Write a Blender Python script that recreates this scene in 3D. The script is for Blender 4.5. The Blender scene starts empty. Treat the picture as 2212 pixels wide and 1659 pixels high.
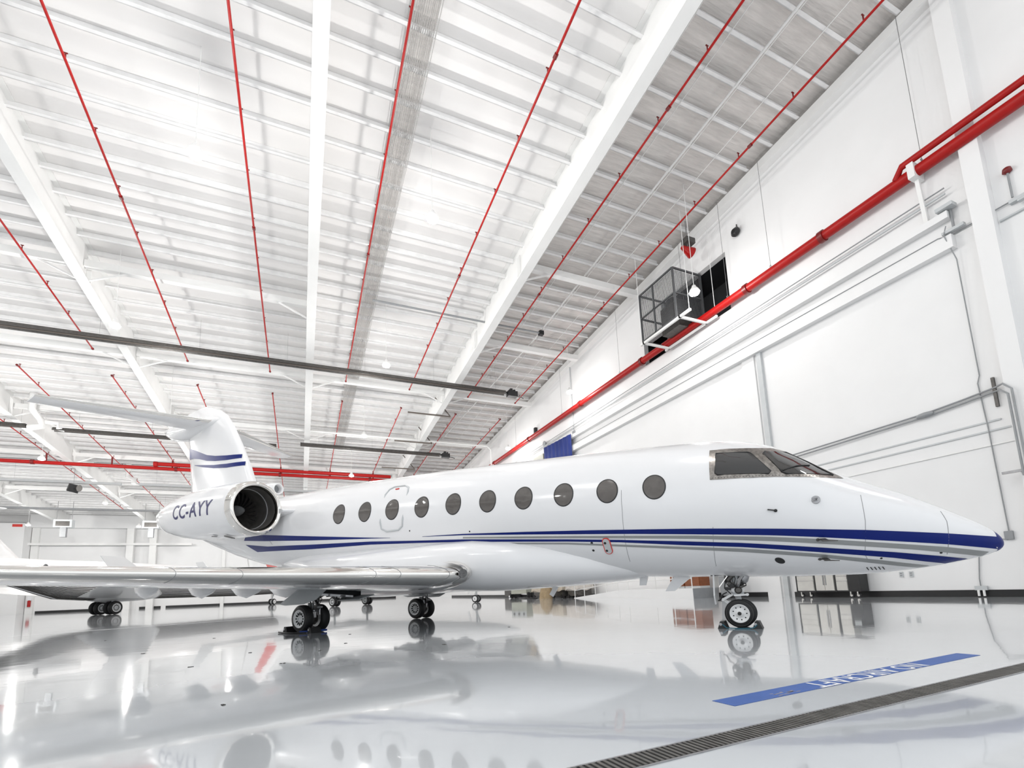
import bpy, bmesh, math, random
from mathutils import Vector, Matrix, Euler
random.seed(7)
sc = bpy.context.scene
COL = sc.collection
PI = math.pi
def S(t): return math.sin(t)
def K(t): return math.cos(t)

# ------------------------------------------------------------------ camera
IW, IH = 2212.0, 1659.0
FPX, CXP, CYP = 1020.3747, 1087.0089, 1128.6916
cY = Vector((-0.38934929, 0.14358286, 0.90983025))   # hangar length axis in camera terms (right, down, forward)
cX = Vector((0.92024240, 0.01826670, 0.39092231))
cZ = Vector((-0.03951014, -0.98946970, 0.13924317))
right = Vector((cX[0], cY[0], cZ[0])); down = Vector((cX[1], cY[1], cZ[1])); fwd = Vector((cX[2], cY[2], cZ[2]))
cam = bpy.data.cameras.new('camera'); camo = bpy.data.objects.new('camera', cam); COL.objects.link(camo)
cam.sensor_fit = 'HORIZONTAL'; cam.sensor_width = 36.0
cam.lens = FPX / IW * 36.0
cam.shift_x = -(CXP - IW / 2) / IW
cam.shift_y = (CYP - IH / 2) / IW
cam.clip_start = 0.05; cam.clip_end = 500
m = Matrix((right, -down, -fwd)).transposed()
camo.matrix_world = Matrix.Translation((0, 0, 1.0293)) @ m.to_4x4()
sc.camera = camo
# ------------------------------------------------------------------ world (daylight beyond the open hangar door behind the camera)
w = bpy.data.worlds.new('daylight'); sc.world = w; w.use_nodes = True
bg = w.node_tree.nodes['Background']; bg.inputs[0].default_value = (0.93, 0.97, 1.0, 1); bg.inputs[1].default_value = .95
sc.view_settings.view_transform = 'Standard'; sc.view_settings.look = 'None'
sc.view_settings.gamma = 1.0; sc.view_settings.use_curve_mapping = False
sc.view_settings.exposure = 0.5
LAMP_W = 950.0

# ------------------------------------------------------------------ materials
MATS = {}
def mat(name, col, rough=0.5, metal=0.0, var=0.03, scale=3.0, bump=0.0, coat=0.0, emit=None, estr=0.0, bscale=None, stretch=None, spec=0.5):
    if name in MATS: return MATS[name]
    M = bpy.data.materials.new(name); M.use_nodes = True; nt = M.node_tree; b = nt.nodes['Principled BSDF']
    tc = nt.nodes.new('ShaderNodeTexCoord'); mp = nt.nodes.new('ShaderNodeMapping'); nz = nt.nodes.new('ShaderNodeTexNoise')
    nt.links.new(tc.outputs['Object'], mp.inputs[0]); nt.links.new(mp.outputs[0], nz.inputs['Vector'])
    if stretch: mp.inputs['Scale'].default_value = stretch
    nz.inputs['Scale'].default_value = scale; nz.inputs['Detail'].default_value = 3
    rp = nt.nodes.new('ShaderNodeValToRGB'); nt.links.new(nz.outputs[0], rp.inputs[0])
    c0 = [max(0, c * (1 - var)) for c in col]; c1 = [min(1, c * (1 + var)) for c in col]
    rp.color_ramp.elements[0].color = (*c0, 1); rp.color_ramp.elements[1].color = (*c1, 1)
    rp.color_ramp.elements[0].position = .3; rp.color_ramp.elements[1].position = .7
    nt.links.new(rp.outputs[0], b.inputs['Base Color'])
    b.inputs['Roughness'].default_value = rough; b.inputs['Metallic'].default_value = metal
    b.inputs['Coat Weight'].default_value = coat; b.inputs['Coat Roughness'].default_value = 0.04
    b.inputs['Specular IOR Level'].default_value = spec
    if emit: b.inputs['Emission Color'].default_value = (*emit, 1); b.inputs['Emission Strength'].default_value = estr
    if bump:
        n2 = nt.nodes.new('ShaderNodeTexNoise'); n2.inputs['Scale'].default_value = bscale or scale * 2; n2.inputs['Detail'].default_value = 4
        nt.links.new(mp.outputs[0], n2.inputs['Vector'])
        bp = nt.nodes.new('ShaderNodeBump'); bp.inputs['Strength'].default_value = bump; bp.inputs['Distance'].default_value = .05
        nt.links.new(n2.outputs[0], bp.inputs['Height']); nt.links.new(bp.outputs[0], b.inputs['Normal'])
    MATS[name] = M; return M
WALL = mat('white_wall_paint', (.80, .80, .80), .55, var=.015, scale=.6, bump=.05)
STEEL = mat('white_steel_paint', (.80, .80, .79), .45, var=.02, scale=1)
PURL = mat('galvanised_purlin', (.80, .80, .80), .5, var=.05, scale=2)
DECK = mat('white_insulation', (.86, .845, .835), .6, var=.02, scale=.5, bump=.05, bscale=.8, stretch=(.6, 1.6, 1))
DECK2 = mat('grey_insulation_facing', (.70, .67, .645), .5, var=.11, scale=2.0, bump=.9, bscale=3.2, stretch=(.35, 3.0, 1))
RED = mat('red_pipe_paint', (.36, .006, .005), .4, var=.08, scale=4, spec=.3)
DRED = mat('dark_red_paint', (.16, .004, .004), .4, var=.1, scale=4)
WHITE = mat('white_aircraft_paint', (.80, .80, .81), .18, var=.006, scale=1, coat=.6)
BLUE = mat('blue_aircraft_paint', (.003, .014, .15), .30, var=.05, spec=.2)
SILV = mat('silver_aircraft_paint', (.27, .28, .28), .3, metal=.15, var=.03, coat=.4)
CHROME = mat('polished_metal', (.78, .76, .73), .09, metal=1.0, var=.02, scale=2)
DULL = mat('brushed_metal', (.36, .36, .37), .35, metal=.9, var=.12, scale=9)
RUB = mat('tyre_rubber', (.008, .008, .009), .55, var=.2, scale=12)
BLACK = mat('black_plastic', (.012, .012, .013), .45, var=.15)
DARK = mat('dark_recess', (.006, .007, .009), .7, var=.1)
DARKM = mat('dark_gunmetal', (.10, .095, .09), .4, metal=.6, var=.2, scale=6)
RIM = mat('white_wheel_paint', (.85, .85, .85), .35, var=.05, scale=6)
WIN = mat('cabin_window_pane', (.085, .075, .068), .06, var=.12, scale=5, coat=1.0)
CPIT = mat('cockpit_window_glass', (.008, .008, .009), .03, var=.2, scale=4, coat=1.0)
LINE = mat('panel_seam', (.28, .28, .29), .5)
BASEB = mat('black_baseboard', (.012, .012, .013), .4)
GREY = mat('grey_paint', (.28, .29, .30), .45, var=.06)
LGREY = mat('light_grey_paint', (.52, .54, .55), .4, var=.03)
CAGE = mat('grey_cage_steel', (.10, .105, .11), .4, metal=.3)
STAIN = mat('stainless_steel', (.62, .61, .58), .22, metal=.9, var=.06, scale=3)
BROWN = mat('brown_wood', (.22, .065, .02), .4, var=.18, scale=3, stretch=(1, 1, 6))
CANVAS = mat('beige_canvas', (.52, .46, .38), .85, var=.12, scale=4, bump=.6)
TAN = mat('tan_canvas', (.36, .27, .16), .85, var=.15, scale=4, bump=.6)
BANNER = mat('blue_cloth', (.016, .035, .20), .75, var=.2, scale=1.2, bump=.6, stretch=(1, 1.6, .3))
CREAM = mat('cream_panel', (.45, .45, .38), .5)
GLOW = mat('lit_lamp', (1, 1, 1), .5, emit=(1, .99, .97), estr=30)
PINK = mat('red_aircraft_paint', (.62, .10, .09), .3, coat=.5)
NAVY = mat('navy_lettering', (.012, .012, .11), .4)
WTXT = mat('white_lettering', (.78, .78, .80), .4)
WIRE = mat('grey_wire', (.42, .41, .40), .6)
STRAP = mat('blue_nylon', (.01, .05, .28), .6)
TEAL = mat('teal_rope', (.02, .12, .17), .6)
SIGNR = mat('red_sign', (.65, .05, .04), .4)
BRACE = mat('bronze_steel', (.13, .11, .095), .5)

def floor_mat():
    M = bpy.data.materials.new('grey_epoxy_floor'); M.use_nodes = True; nt = M.node_tree; b = nt.nodes['Principled BSDF']
    tc = nt.nodes.new('ShaderNodeTexCoord'); n = nt.nodes.new('ShaderNodeTexNoise'); n.inputs['Scale'].default_value = .25; n.inputs['Detail'].default_value = 5
    nt.links.new(tc.outputs['Object'], n.inputs['Vector'])
    r = nt.nodes.new('ShaderNodeValToRGB'); nt.links.new(n.outputs[0], r.inputs[0])
    r.color_ramp.elements[0].color = (.50, .525, .55, 1); r.color_ramp.elements[1].color = (.57, .59, .61, 1)
    nt.links.new(r.outputs[0], b.inputs['Base Color'])
    n3 = nt.nodes.new('ShaderNodeTexNoise'); n3.inputs['Scale'].default_value = 1.3; nt.links.new(tc.outputs['Object'], n3.inputs['Vector'])
    r3 = nt.nodes.new('ShaderNodeMapRange'); r3.inputs['To Min'].default_value = .045; r3.inputs['To Max'].default_value = .11
    nt.links.new(n3.outputs[0], r3.inputs['Value']); nt.links.new(r3.outputs[0], b.inputs['Roughness'])
    n2 = nt.nodes.new('ShaderNodeTexNoise'); n2.inputs['Scale'].default_value = 1.6; nt.links.new(tc.outputs['Object'], n2.inputs['Vector'])
    bp = nt.nodes.new('ShaderNodeBump'); bp.inputs['Strength'].default_value = .12; bp.inputs['Distance'].default_value = .012
    nt.links.new(n2.outputs[0], bp.inputs['Height']); nt.links.new(bp.outputs[0], b.inputs['Normal'])
    b.inputs['Coat Weight'].default_value = .6; b.inputs['Coat Roughness'].default_value = .03; b.inputs['Coat IOR'].default_value = 1.6
    nt.links.new(bp.outputs[0], b.inputs['Coat Normal'])
    return M
FLOOR = floor_mat()

# ------------------------------------------------------------------ mesh helpers
class MB:
    def __init__(s): s.v = []; s.f = []; s.sm = []
    def add(s, vs, fs, smooth=False):
        o = len(s.v); s.v += [tuple(p) for p in vs]; s.f += [tuple(i + o for i in f) for f in fs]; s.sm += [smooth] * len(fs); return s
    def box(s, c, d, rot=None):
        hx, hy, hz = d[0] / 2, d[1] / 2, d[2] / 2; c = Vector(c)
        P = [Vector((x, y, z)) for x in (-hx, hx) for y in (-hy, hy) for z in (-hz, hz)]
        if rot is not None: P = [rot @ p for p in P]
        return s.add([c + p for p in P], [(0, 1, 3, 2), (4, 6, 7, 5), (0, 4, 5, 1), (2, 3, 7, 6), (0, 2, 6, 4), (1, 5, 7, 3)])
    def bx(s, x0, x1, y0, y1, z0, z1): return s.box(((x0 + x1) / 2, (y0 + y1) / 2, (z0 + z1) / 2), (x1 - x0, y1 - y0, z1 - z0))
    def loft(s, loops, caps=True, smooth=True, closed=True):
        n = len(loops[0]); vs = [p for L in loops for p in L]; fs = []
        for i in range(len(loops) - 1):
            for j in range(n if closed else n - 1):
                k = (j + 1) % n; fs.append((i * n + j, i * n + k, (i + 1) * n + k, (i + 1) * n + j))
        s.add(vs, fs, smooth)
        if caps and closed:
            s.add(loops[0], [tuple(range(n))[::-1]]); s.add(loops[-1], [tuple(range(n))])
        return s
    def ring(s, c, ax, r, n=16, ry=None):
        ax = Vector(ax).normalized(); a = ax.orthogonal().normalized(); b = ax.cross(a)
        return [Vector(c) + a * r * K(2 * PI * i / n) + b * (ry or r) * S(2 * PI * i / n) for i in range(n)]
    def cyl(s, p0, p1, r, r2=None, n=16, smooth=True):
        p0, p1 = Vector(p0), Vector(p1); ax = p1 - p0
        return s.loft([s.ring(p0, ax, r, n), s.ring(p1, ax, r if r2 is None else r2, n)], smooth=smooth)
    def tube(s, pts, r, n=8):
        pts = [Vector(p) for p in pts]; L = []; up = None
        for i, p in enumerate(pts):
            d = (pts[min(i + 1, len(pts) - 1)] - pts[max(i - 1, 0)]).normalized()
            if up is None: up = d.orthogonal().normalized()
            up = (up - d * up.dot(d)).normalized(); b = d.cross(up)
            L.append([p + up * r * K(2 * PI * j / n) + b * r * S(2 * PI * j / n) for j in range(n)])
        return s.loft(L)
    def lathe(s, prof, c, ax, n=32, caps=False):   # prof: (distance along ax, radius)
        ax = Vector(ax).normalized(); c = Vector(c)
        return s.loft([s.ring(c + ax * a, ax, max(r, 1e-4), n) for a, r in prof], caps=caps)
    def bar(s, p0, p1, w, h, up=(0, 0, 1)):
        p0, p1 = Vector(p0), Vector(p1); d = (p1 - p0).normalized(); u = Vector(up); sd = d.cross(u).normalized(); u = sd.cross(d)
        L = [[p + sd * a * w / 2 + u * b * h / 2 for a, b in ((-1, -1), (1, -1), (1, 1), (-1, 1))] for p in (p0, p1)]
        return s.loft(L, smooth=False)
    def prism(s, poly, d):   # poly: 3d points, d: extrusion vector
        d = Vector(d); A = [Vector(p) for p in poly]; return s.loft([A, [p + d for p in A]], smooth=False)
    def build(s, name, m, parent=None, loc=None, bevel=0):
        me = bpy.data.meshes.new(name); me.from_pydata(s.v, [], s.f)
        me.polygons.foreach_set('use_smooth', s.sm)
        bm = bmesh.new(); bm.from_mesh(me); bmesh.ops.recalc_face_normals(bm, faces=bm.faces[:]); bm.to_mesh(me); bm.free()
        me.materials.append(m); me.update()
        o = bpy.data.objects.new(name, me); COL.objects.link(o)
        if parent: o.parent = parent
        if loc: o.location = loc
        if bevel:
            b = o.modifiers.new('bevel', 'BEVEL'); b.width = bevel; b.segments = 2; b.limit_method = 'ANGLE'
        return o
def tag(o, label=None, cat=None, group=None, kind=None):
    if label: o['label'] = label
    if cat: o['category'] = cat
    if group: o['group'] = group
    if kind: o['kind'] = kind
    return o
def thing(name, label, cat, loc=(0, 0, 0), rz=0, group=None):
    o = bpy.data.objects.new(name, None); COL.objects.link(o); o.location = loc; o.rotation_euler = (0, 0, rz); o.empty_display_size = .2
    return tag(o, label, cat, group)
def struct(name, mb, m, label): return tag(mb.build(name, m), label, None, None, 'structure')
def solid(name, mb, m, label, cat, group=None, bevel=0): return tag(mb.build(name, m, bevel=bevel), label, cat, group)
def copy_tree(o, parent=None):
    c = o.copy(); COL.objects.link(c); c.parent = parent
    for ch in [k for k in o.children]: copy_tree(ch, c)
    return c
def lerp(T, x):
    if x <= T[0][0]: return T[0][1:]
    for a, b in zip(T, T[1:]):
        if x <= b[0]:
            t = (x - a[0]) / (b[0] - a[0]); return tuple(p + (q - p) * t for p, q in zip(a[1:], b[1:]))
    return T[-1][1:]

# ================================================================== THE HANGAR
SL = .078
def ZR(y, dz=0): return 25.4 - SL * y + dz          # plane through the wall tops; the deck is .95 above it
Y0, Y1, XL, XW = -14.0, 110.6, -53.0, 24.1
struct('floor', MB().bx(XL, XW + .4, Y0, Y1 + .4, -.3, 0), FLOOR, 'glossy pale grey epoxy floor')
def roofslab(x0, x1, dz0, dz1, ya=Y0, yb=Y1 + .4):
    mb = MB(); A = [(x0, ya, ZR(ya, dz0)), (x0, yb, ZR(yb, dz0)), (x0, yb, ZR(yb, dz1)), (x0, ya, ZR(ya, dz1))]
    return mb.prism(A, (x1 - x0, 0, 0))
struct('ceiling', roofslab(XL, 13.45, .95, 1.25), DECK, 'white insulated roof deck over the left and middle bays')
struct('ceiling', roofslab(13.45, XW + .4, .95, 1.25), DECK2, 'grey wrinkled insulation facing over the right bay')
# right wall with the dark opening (two stepped rectangles); the upper wall stands a little proud of the lower wall
wr = MB()
Xf, Xb = XW, XW + .4
OY0, OY1, OY2, OZ0, OZ1, OZm = 19.15, 24.9, 27.1, 17.6, 21.45, 19.3
def wallpoly(mb, ya, yb, za, zb_fn):
    A = [(Xf, ya, za), (Xf, yb, za), (Xf, yb, zb_fn(yb)), (Xf, ya, zb_fn(ya))]; mb.prism(A, (.4, 0, 0))
top = lambda y: ZR(y, .95)
wallpoly(wr, Y0, OY0, 0, top); wallpoly(wr, OY2, Y1, 0, top); wallpoly(wr, OY0, OY2, 0, lambda y: OZ0)
wallpoly(wr, OY0, OY1, OZ1, top); wallpoly(wr, OY1, OY2, OZm, top)
struct('wall_right', wr, WALL, 'tall white right wall with a dark opening high up')
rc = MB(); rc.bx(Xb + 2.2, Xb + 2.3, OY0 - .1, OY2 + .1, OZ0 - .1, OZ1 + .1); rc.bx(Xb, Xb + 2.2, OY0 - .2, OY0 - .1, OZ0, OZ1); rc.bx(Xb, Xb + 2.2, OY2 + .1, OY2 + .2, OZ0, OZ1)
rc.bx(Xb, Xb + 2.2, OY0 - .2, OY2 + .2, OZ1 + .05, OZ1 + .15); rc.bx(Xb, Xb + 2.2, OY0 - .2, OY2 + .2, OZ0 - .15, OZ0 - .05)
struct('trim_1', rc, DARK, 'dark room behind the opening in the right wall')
struct('wall_back', MB().bx(XL, XW, Y1, Y1 + .4, 0, ZR(Y1, 1.0)), WALL, 'far white wall of the hangar')
struct('wall_left', MB().bx(XL - .4, XL, Y0, Y1, 0, ZR(Y0, .9)), WALL, 'white left wall')
struct('baseboard_right', MB().bx(XW - .03, XW, 10, 17.3, 0, .27).bx(XW - .03, XW, 8.0, 8.6, 0, .27).bx(XW - .03, XW, 2, 6.9, 0, .27).bx(XW - .03, XW, 8.6, 10, 0, .27).bx(XW - .03, XW, 18.9, 80, 0, .27), BASEB, 'black baseboard of the right wall')
struct('baseboard_back', MB().bx(XL, -45, Y1 - .05, Y1, 0, .4).bx(-43.3, -29.8, Y1 - .05, Y1, 0, .4).bx(-28.2, -24.8, Y1 - .05, Y1, 0, .4).bx(-24.0, -14.9, Y1 - .05, Y1, 0, .4).bx(-14.3, 20, Y1 - .05, Y1, 0, .4), BASEB, 'black baseboard of the far wall')
# relief of the right wall
tn = [2]
def trim(mb, m, label):
    o = struct('trim_%d' % tn[0], mb, m, label); tn[0] += 1; return o
trim(MB().bx(XW - .35, XW, 8.6, Y1, 13.9, 14.46).bx(XW - .35, XW, 8.6, Y1, 15.2, 15.5), WALL, 'white ledges running along the right wall')
trim(MB().bx(XW - .40, XW, 7.35, 7.93, 0, ZR(7.6, .9)), WALL, 'white pilaster near the right edge of the view')
trim(MB().bx(XW - .04, XW, 7.94, 8.02, 14.6, ZR(8, .0)), GREY, 'dark joint line on the upper right wall')
trim(MB().bx(XW - .18, XW, 17.5, 17.78, 0, 13.9), LGREY, 'slim grey post on the right wall')
trim(MB().bx(XW - .10, XW, 18.0, 18.8, 0, 13.9), WALL, 'white pilaster beside the slim post')
trim(MB().prism([(XW - .5, Y0, ZR(Y0, .0)), (XW - .5, Y1, ZR(Y1, .0)), (XW - .5, Y1, ZR(Y1, .5)), (XW - .5, Y0, ZR(Y0, .5))], (.5, 0, 0)), STEEL, 'white eave trim along the top of the right wall')
for zz, ya, yb in ((6.62, 8.3, 15.6), (6.26, 7.95, 17.4), (5.72, 7.95, 14.5)):
    trim(MB().bx(XW - .05, XW, ya, yb, zz - .03, zz + .03), LGREY if zz > 5.8 else STEEL, 'thin horizontal rail on the lower right wall')
# far wall framing
trim(MB().bx(-44.6, -20, Y1 - 1.4, Y1, 15.2, 17.6), WALL, 'white header box on the far wall')
trim(MB().bx(-44.6, -20, Y1 - 1.5, Y1 - 1.0, 12.0, 12.4), STEEL, 'horizontal rail under the far header')
trim(MB().bx(XL, -44.6, Y1 - 3, Y1, 0, 15.7), WALL, 'projecting white wall block in the far left corner')
for i, x in enumerate((-30.0, -26.4)):
    trim(MB().bx(x - .55, x + .55, Y1 - 1.2, Y1 - .3, 0, 15.2), STEEL, 'white column in front of the far wall')
trim(MB().bx(-44.5, -43.5, Y1 - .6, Y1, 0, 15.2), STEEL, 'white jamb column of the far wall')
trim(MB().bx(-14.9, -14.3, Y1 - .4, Y1, 0, 14), STEEL, 'slender column on the far wall')

# purlins: one object each, across the whole roof
PUR = None
Z_RUN = 1.55
ys = [29.1 + Z_RUN * k for k in range(-27, 53)]
ys = [y for y in ys if 4.5 < y < Y1 - .5]
pm = MB(); pm.bx(XL, XW - .5, -.02, .02, 0, .38); pm.bx(XL, XW - .5, -.17, .02, 0, .02); pm.bx(XL, XW - .5, -.02, .17, .36, .38)
for i, y in enumerate(ys):
    if PUR is None: o = pm.build('roof_purlin', PURL); PUR = o
    else: o = PUR.copy(); COL.objects.link(o)
    o.location = (0, y, ZR(y, .56)); tag(o, 'thin pale steel purlin running across under the roof deck', 'purlin', 'purlins under the roof deck')

# girders
gl = {-39.3: 'far left tapered white roof girder beyond all the others', -26.1: 'white roof girder at lower left, behind the jet tail', -12.95: 'broad white roof girder crossing the upper left', .31: 'narrow white roof girder seen straight from below, upright in view', 13.45: 'broad white roof girder slanting right of centre'}
for x, lab in gl.items():
    t = thing('roof_girder', lab, 'girder', (x, 0, 0))
    def strip(x0, x1, a, b):
        return MB().prism([(x0, 1, ZR(1, a)), (x0, Y1, ZR(Y1, a)), (x0, Y1, ZR(Y1, b)), (x0, 1, ZR(1, b))], (x1 - x0, 0, 0))
    strip(-.03, .03, -1.46, .92).build('web', STEEL, t)
    strip(-.31, .31, -1.52, -1.46).build('bottom_flange', STEEL, t)
    strip(-.31, .31, .90, .94).build('top_flange', STEEL, t)
    for k, y in enumerate((26.5, 35.3, 45.5, 58, 72, 88)):
        for sd in (-1, 1):
            if y < 30 and x < 13: continue
            MB().prism([(sd * .04, y - .03, ZR(y, -1.45)), (sd * .3, y - .03, ZR(y, -1.45)), (sd * .3, y - .03, ZR(y, .0)), (sd * .04, y - .03, ZR(y, .4))], (0, .06, 0)).build('stiffener', STEEL, t)
# struts across each bay, with knee braces
bays = [(-39.3, -26.1, 'fourth bay from the right wall'), (-26.1, -12.95, 'third bay from the right wall'), (-12.95, .31, 'second bay from the right wall'), (.31, 13.45, 'middle bay'), (13.45, XW - .5, 'right bay')]
bn = {-39.3: 'far left bay', -26.1: 'left bay', -12.95: 'left of centre bay', .31: 'bay right of centre', 13.45: 'bay beside the right wall'}
ordn = ['nearest', 'second', 'third', 'fourth', 'fifth', 'sixth']
for (xa, xb, _) in bays:
    yl = (26.5, 35.6, 45.5, 58.5, 72, 88) if xa > 13 else ((35.0, 45.5, 58.5, 72, 88) if xa > -30 else (58.5, 72, 88))
    if xa == .31: yl = (45.5, 58.5, 72, 88)
    for k, y in enumerate(yl):
        t = thing('roof_strut', 'white box strut across the %s, %s from the camera' % (bn[xa], ordn[k]), 'roof strut', (0, y, ZR(y, -.35)))
        MB().bx(xa + .05, xb - .05, -.2, .2, -.22, .22).build('beam', STEEL, t)
        for xg, sd in ((xa, 1), (xb, -1)):
            if xg > 20: continue
            MB().bar((xg + sd * .3, 0, -1.05), (xg + sd * 2.2, 0, -.2), .1, .1).build('knee_brace', STEEL, t)
# grey wires bunched along the second bay
mb = MB()
for k in range(16):
    x = 3.75 + .075 * k
    mb.tube([(x + .02 * S(k + j), Y, ZR(Y, .50 - .04 * (j % 2))) for j, Y in enumerate([4 + 3.1 * q for q in range(21)])], .016, 5)
solid('cable_bundle', mb, WIRE, 'band of grey parallel wires running along under the roof', 'cables')
mb = MB().prism([(3.7, 1, ZR(1, .88)), (3.7, 66, ZR(66, .88)), (3.7, 66, ZR(66, .92)), (3.7, 1, ZR(1, .92))], (1.15, 0, 0))
solid('insulation_strip', mb, DECK2, 'grey insulation strip above the band of wires', 'insulation')
# bridging rods in the right bay
blab = ['left', 'second', 'third', 'fourth', 'right']
for i, x in enumerate((15.0, 17.0, 19.2, 21.0, 22.4)):
    mb = MB().tube([(x, 5, ZR(5, .5)), (x, 100, ZR(100, .5))], .022, 5)
    solid('bridging_rod', mb, STEEL, 'thin white bridging rod under the grey facing, %smost of five' % 'left' if i == 0 else 'thin white bridging rod under the grey facing, %s of five from the left' % (blab[i] if i < 4 else 'last'), 'rod')
mb = MB().tube([(18.9, 5, ZR(5, .25)), (18.7, 35, ZR(35, .25)), (16.6, 62, ZR(62, .25)), (16.4, 100, ZR(100, .25))], .06, 8)
solid('conduit', mb, STEEL, 'white conduit running along under the roof of the right bay', 'conduit')
mb = MB().tube([(4.5, 33.4, ZR(33.4, -.1)), (18.5, 33.4, ZR(33.4, -.1))], .08, 8)
solid('conduit', mb, GREY, 'dark grey conduit across the roof passing behind the right girder', 'conduit')
solid('junction_box', MB().box((18.6, 33.4, ZR(33.4, -.1)), (.4, .35, .35)), BLACK, 'small black box at the end of the dark conduit', 'box')

# sprinkler pipes: near runs end at y 44.3, far runs start at y 48.5
pxs = [(-27.8, 'far left'), (-21.6, 'second from left'), (-15.4, 'third from left'), (-9.1, 'fourth from left'), (-2.9, 'fifth from left, left of the upright girder'), (3.5, 'beside the grey wire band'), (9.5, 'left of the right girder'), (15.6, 'right of the right girder'), (21.0, 'closest to the right wall')]
def sprinkler_run(x, ya, yb, lab, drop):
    t = thing('sprinkler_pipe', lab, 'pipe', (x, ya, 0))
    dz = -1.0
    MB().tube([(0, 0, ZR(ya, dz)), (0, yb - ya, ZR(yb, dz))], .055, 10).build('pipe', RED, t)
    MB().cyl((0, -.04, ZR(ya, dz)), (0, .08, ZR(ya, dz)), .09, n=10).cyl((0, yb - ya - .08, ZR(yb, dz)), (0, yb - ya + .04, ZR(yb, dz)), .09, n=10).build('end_cap', DRED, t)
    y = ya + (.4 if ya > 40 else 6)
    while y < yb:
        q = y - ya
        MB().cyl((0, q, ZR(y, dz)), (0, q, ZR(y, dz + .3)), .03, n=6).cyl((-.07, q, ZR(y, dz + .3)), (.07, q, ZR(y, dz + .3)), .03, n=6).build('sprinkler_head', DRED, t)
        y += 3.1
    for c in (14.5, 28.0):
        if ya < 40: MB().cyl((0, c - ya - .1, ZR(c, dz)), (0, c - ya + .1, ZR(c, dz)), .09, n=10).build('coupling', DRED, t)
    if drop: MB().cyl((0, 70.2 - ya, 17.8), (0, 70.2 - ya, ZR(70.2, dz)), .09, n=10).build('drop_pipe', DRED, t)
for i, (x, nm) in enumerate(pxs):
    if x > -16: sprinkler_run(x, 3.0, 44.3, 'long red sprinkler pipe of the near row, %s' % nm, False)
    sprinkler_run(x, 48.5, 98, 'red sprinkler pipe of the far row, %s' % nm, True)
# red mains
t = thing('fire_main', 'thick red fire main along the right wall', 'pipe', (23.6, 0, 17.8))
MB().tube([(0, -4, 0), (0, 104, 0)], .24, 20).build('pipe', RED, t)
for y in (13.2, 17.6, 26.9, 35.6, 46.5, 57): MB().cyl((0, y - .12, 0), (0, y + .12, 0), .30, n=20).build('coupling', DRED, t)
for y in (9.0, 16.0, 18.9, 22.3, 29.6, 39, 50): MB().cyl((0, y, .2), (0, y, ZR(y, .6) - 17.8), .012, n=5).tube([(0, y, .2), (-.1, y, .32), (0, y, .42), (.1, y, .32), (0, y, .2)], .015, 5).build('hanger', DULL, t)
solid('branch_pipe', MB().tube([(23.35, -4, 18.25), (23.35, 9.6, 18.25), (23.45, 9.9, 17.9)], .14, 14), RED, 'second red pipe above the fire main at right edge', 'pipe')
tb = thing('pipe_bracket', 'white bracket clasping the red main near the right edge', 'bracket', (23.6, 9.3, 17.8))
MB().bx(-.32, .40, -.12, .12, -.34, .34).build('clamp', STEEL, tb); MB().bar((.1, 0, -.3), (.38, .05, -2.2), .14, .14, up=(0, 1, 0)).build('arm', STEEL, tb)
t = thing('fire_main', 'thick red fire main crossing the hangar behind the jet tail', 'pipe', (0, 70.2, 17.8))
MB().tube([(-52, 0, 0), (23.6, 0, 0)], .22, 16).build('pipe', RED, t)
MB().tube([(-17, -.3, .50), (-16.6, -.3, .50), (12, -.3, .50)], .24, 16).cyl((-17.3, -.3, .45), (-16.9, -.3, .45), .34, n=16).build('upper_pipe', RED, t)
for x in (-29, -15, -3, 9): MB().cyl((x - .15, 0, 0), (x + .15, 0, 0), .29, n=16).build('coupling', DRED, t)

# radiant tube heaters
def heater(x0, x1, y, z, lab, box_end=True, r=.34, col=DARKM):
    t = thing('tube_heater', lab, 'heater', (0, y, z))
    MB().loft([[(x, -r, -.16), (x, -r * .55, .17), (x, r * .55, .17), (x, r, -.16), (x, r * .93, -.16), (x, r * .5, .13), (x, -r * .5, .13), (x, -r * .93, -.16)] for x in (x0, x1)], smooth=False).build('reflector', col, t)
    MB().tube([(x0 + .1, 0, -.08), (x1 - .1, 0, -.08)], .07, 8).build('burner_tube', BRACE, t)
    if box_end:
        b = MB().bx(x1, x1 + .25, -.1, .1, -.1, .1).bx(x1 + .25, x1 + 1.25, -.3, .3, -.34, .2).build('burner_box', BLACK, t)
        MB().bx(x1 + .5, x1 + .75, -.22, .22, .2, .46).bx(x1 + .85, x1 + 1.05, -.2, .2, .2, .38).build('blower', BLACK, b)
        MB().tube([(x1 + 1.2, 0, -.2), (x1 + 1.7, 0, -.25), (x1 + 2.0, 0, -.35)], .05, 6).build('gas_hose', DARKM, b)
    x = x0 + 2
    while x < x1:
        MB().cyl((x, 0, .15), (x, 0, ZR(y, .6) - z), .008, n=4).build('hanger_wire', DULL, t); x += 6.2
    return t
heater(-22, 18.2, 40.6, 20.22, 'long dark tube heater crossing the whole view, nearest')
heater(-.4, 16.5, 58.5, 18.82, 'dark tube heater right of the upright girder, second row', r=.3)
heater(-23.3, -3, 59.6, 18.75, 'dark tube heater passing behind the fin, second row', False, r=.3)
heater(-40, -25.2, 59.2, 18.79, 'short tube heater piece at the left edge, second row', False, r=.3)
heater(-36, -22.9, 78.4, 17.28, 'pale tube heater at left, third row', False, .24, LGREY)
heater(-20.9, 4, 78.2, 17.3, 'pale tube heater behind the jet tail, third row', False, .24, LGREY)
heater(-48, -16, 93.5, 16.1, 'tube heater before the far header, fourth row', False, .24, GREY)
def duct(pts, r, lab): return solid('flue_pipe', MB().tube(pts, r, 12), STEEL, lab, 'flue pipe')
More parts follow.
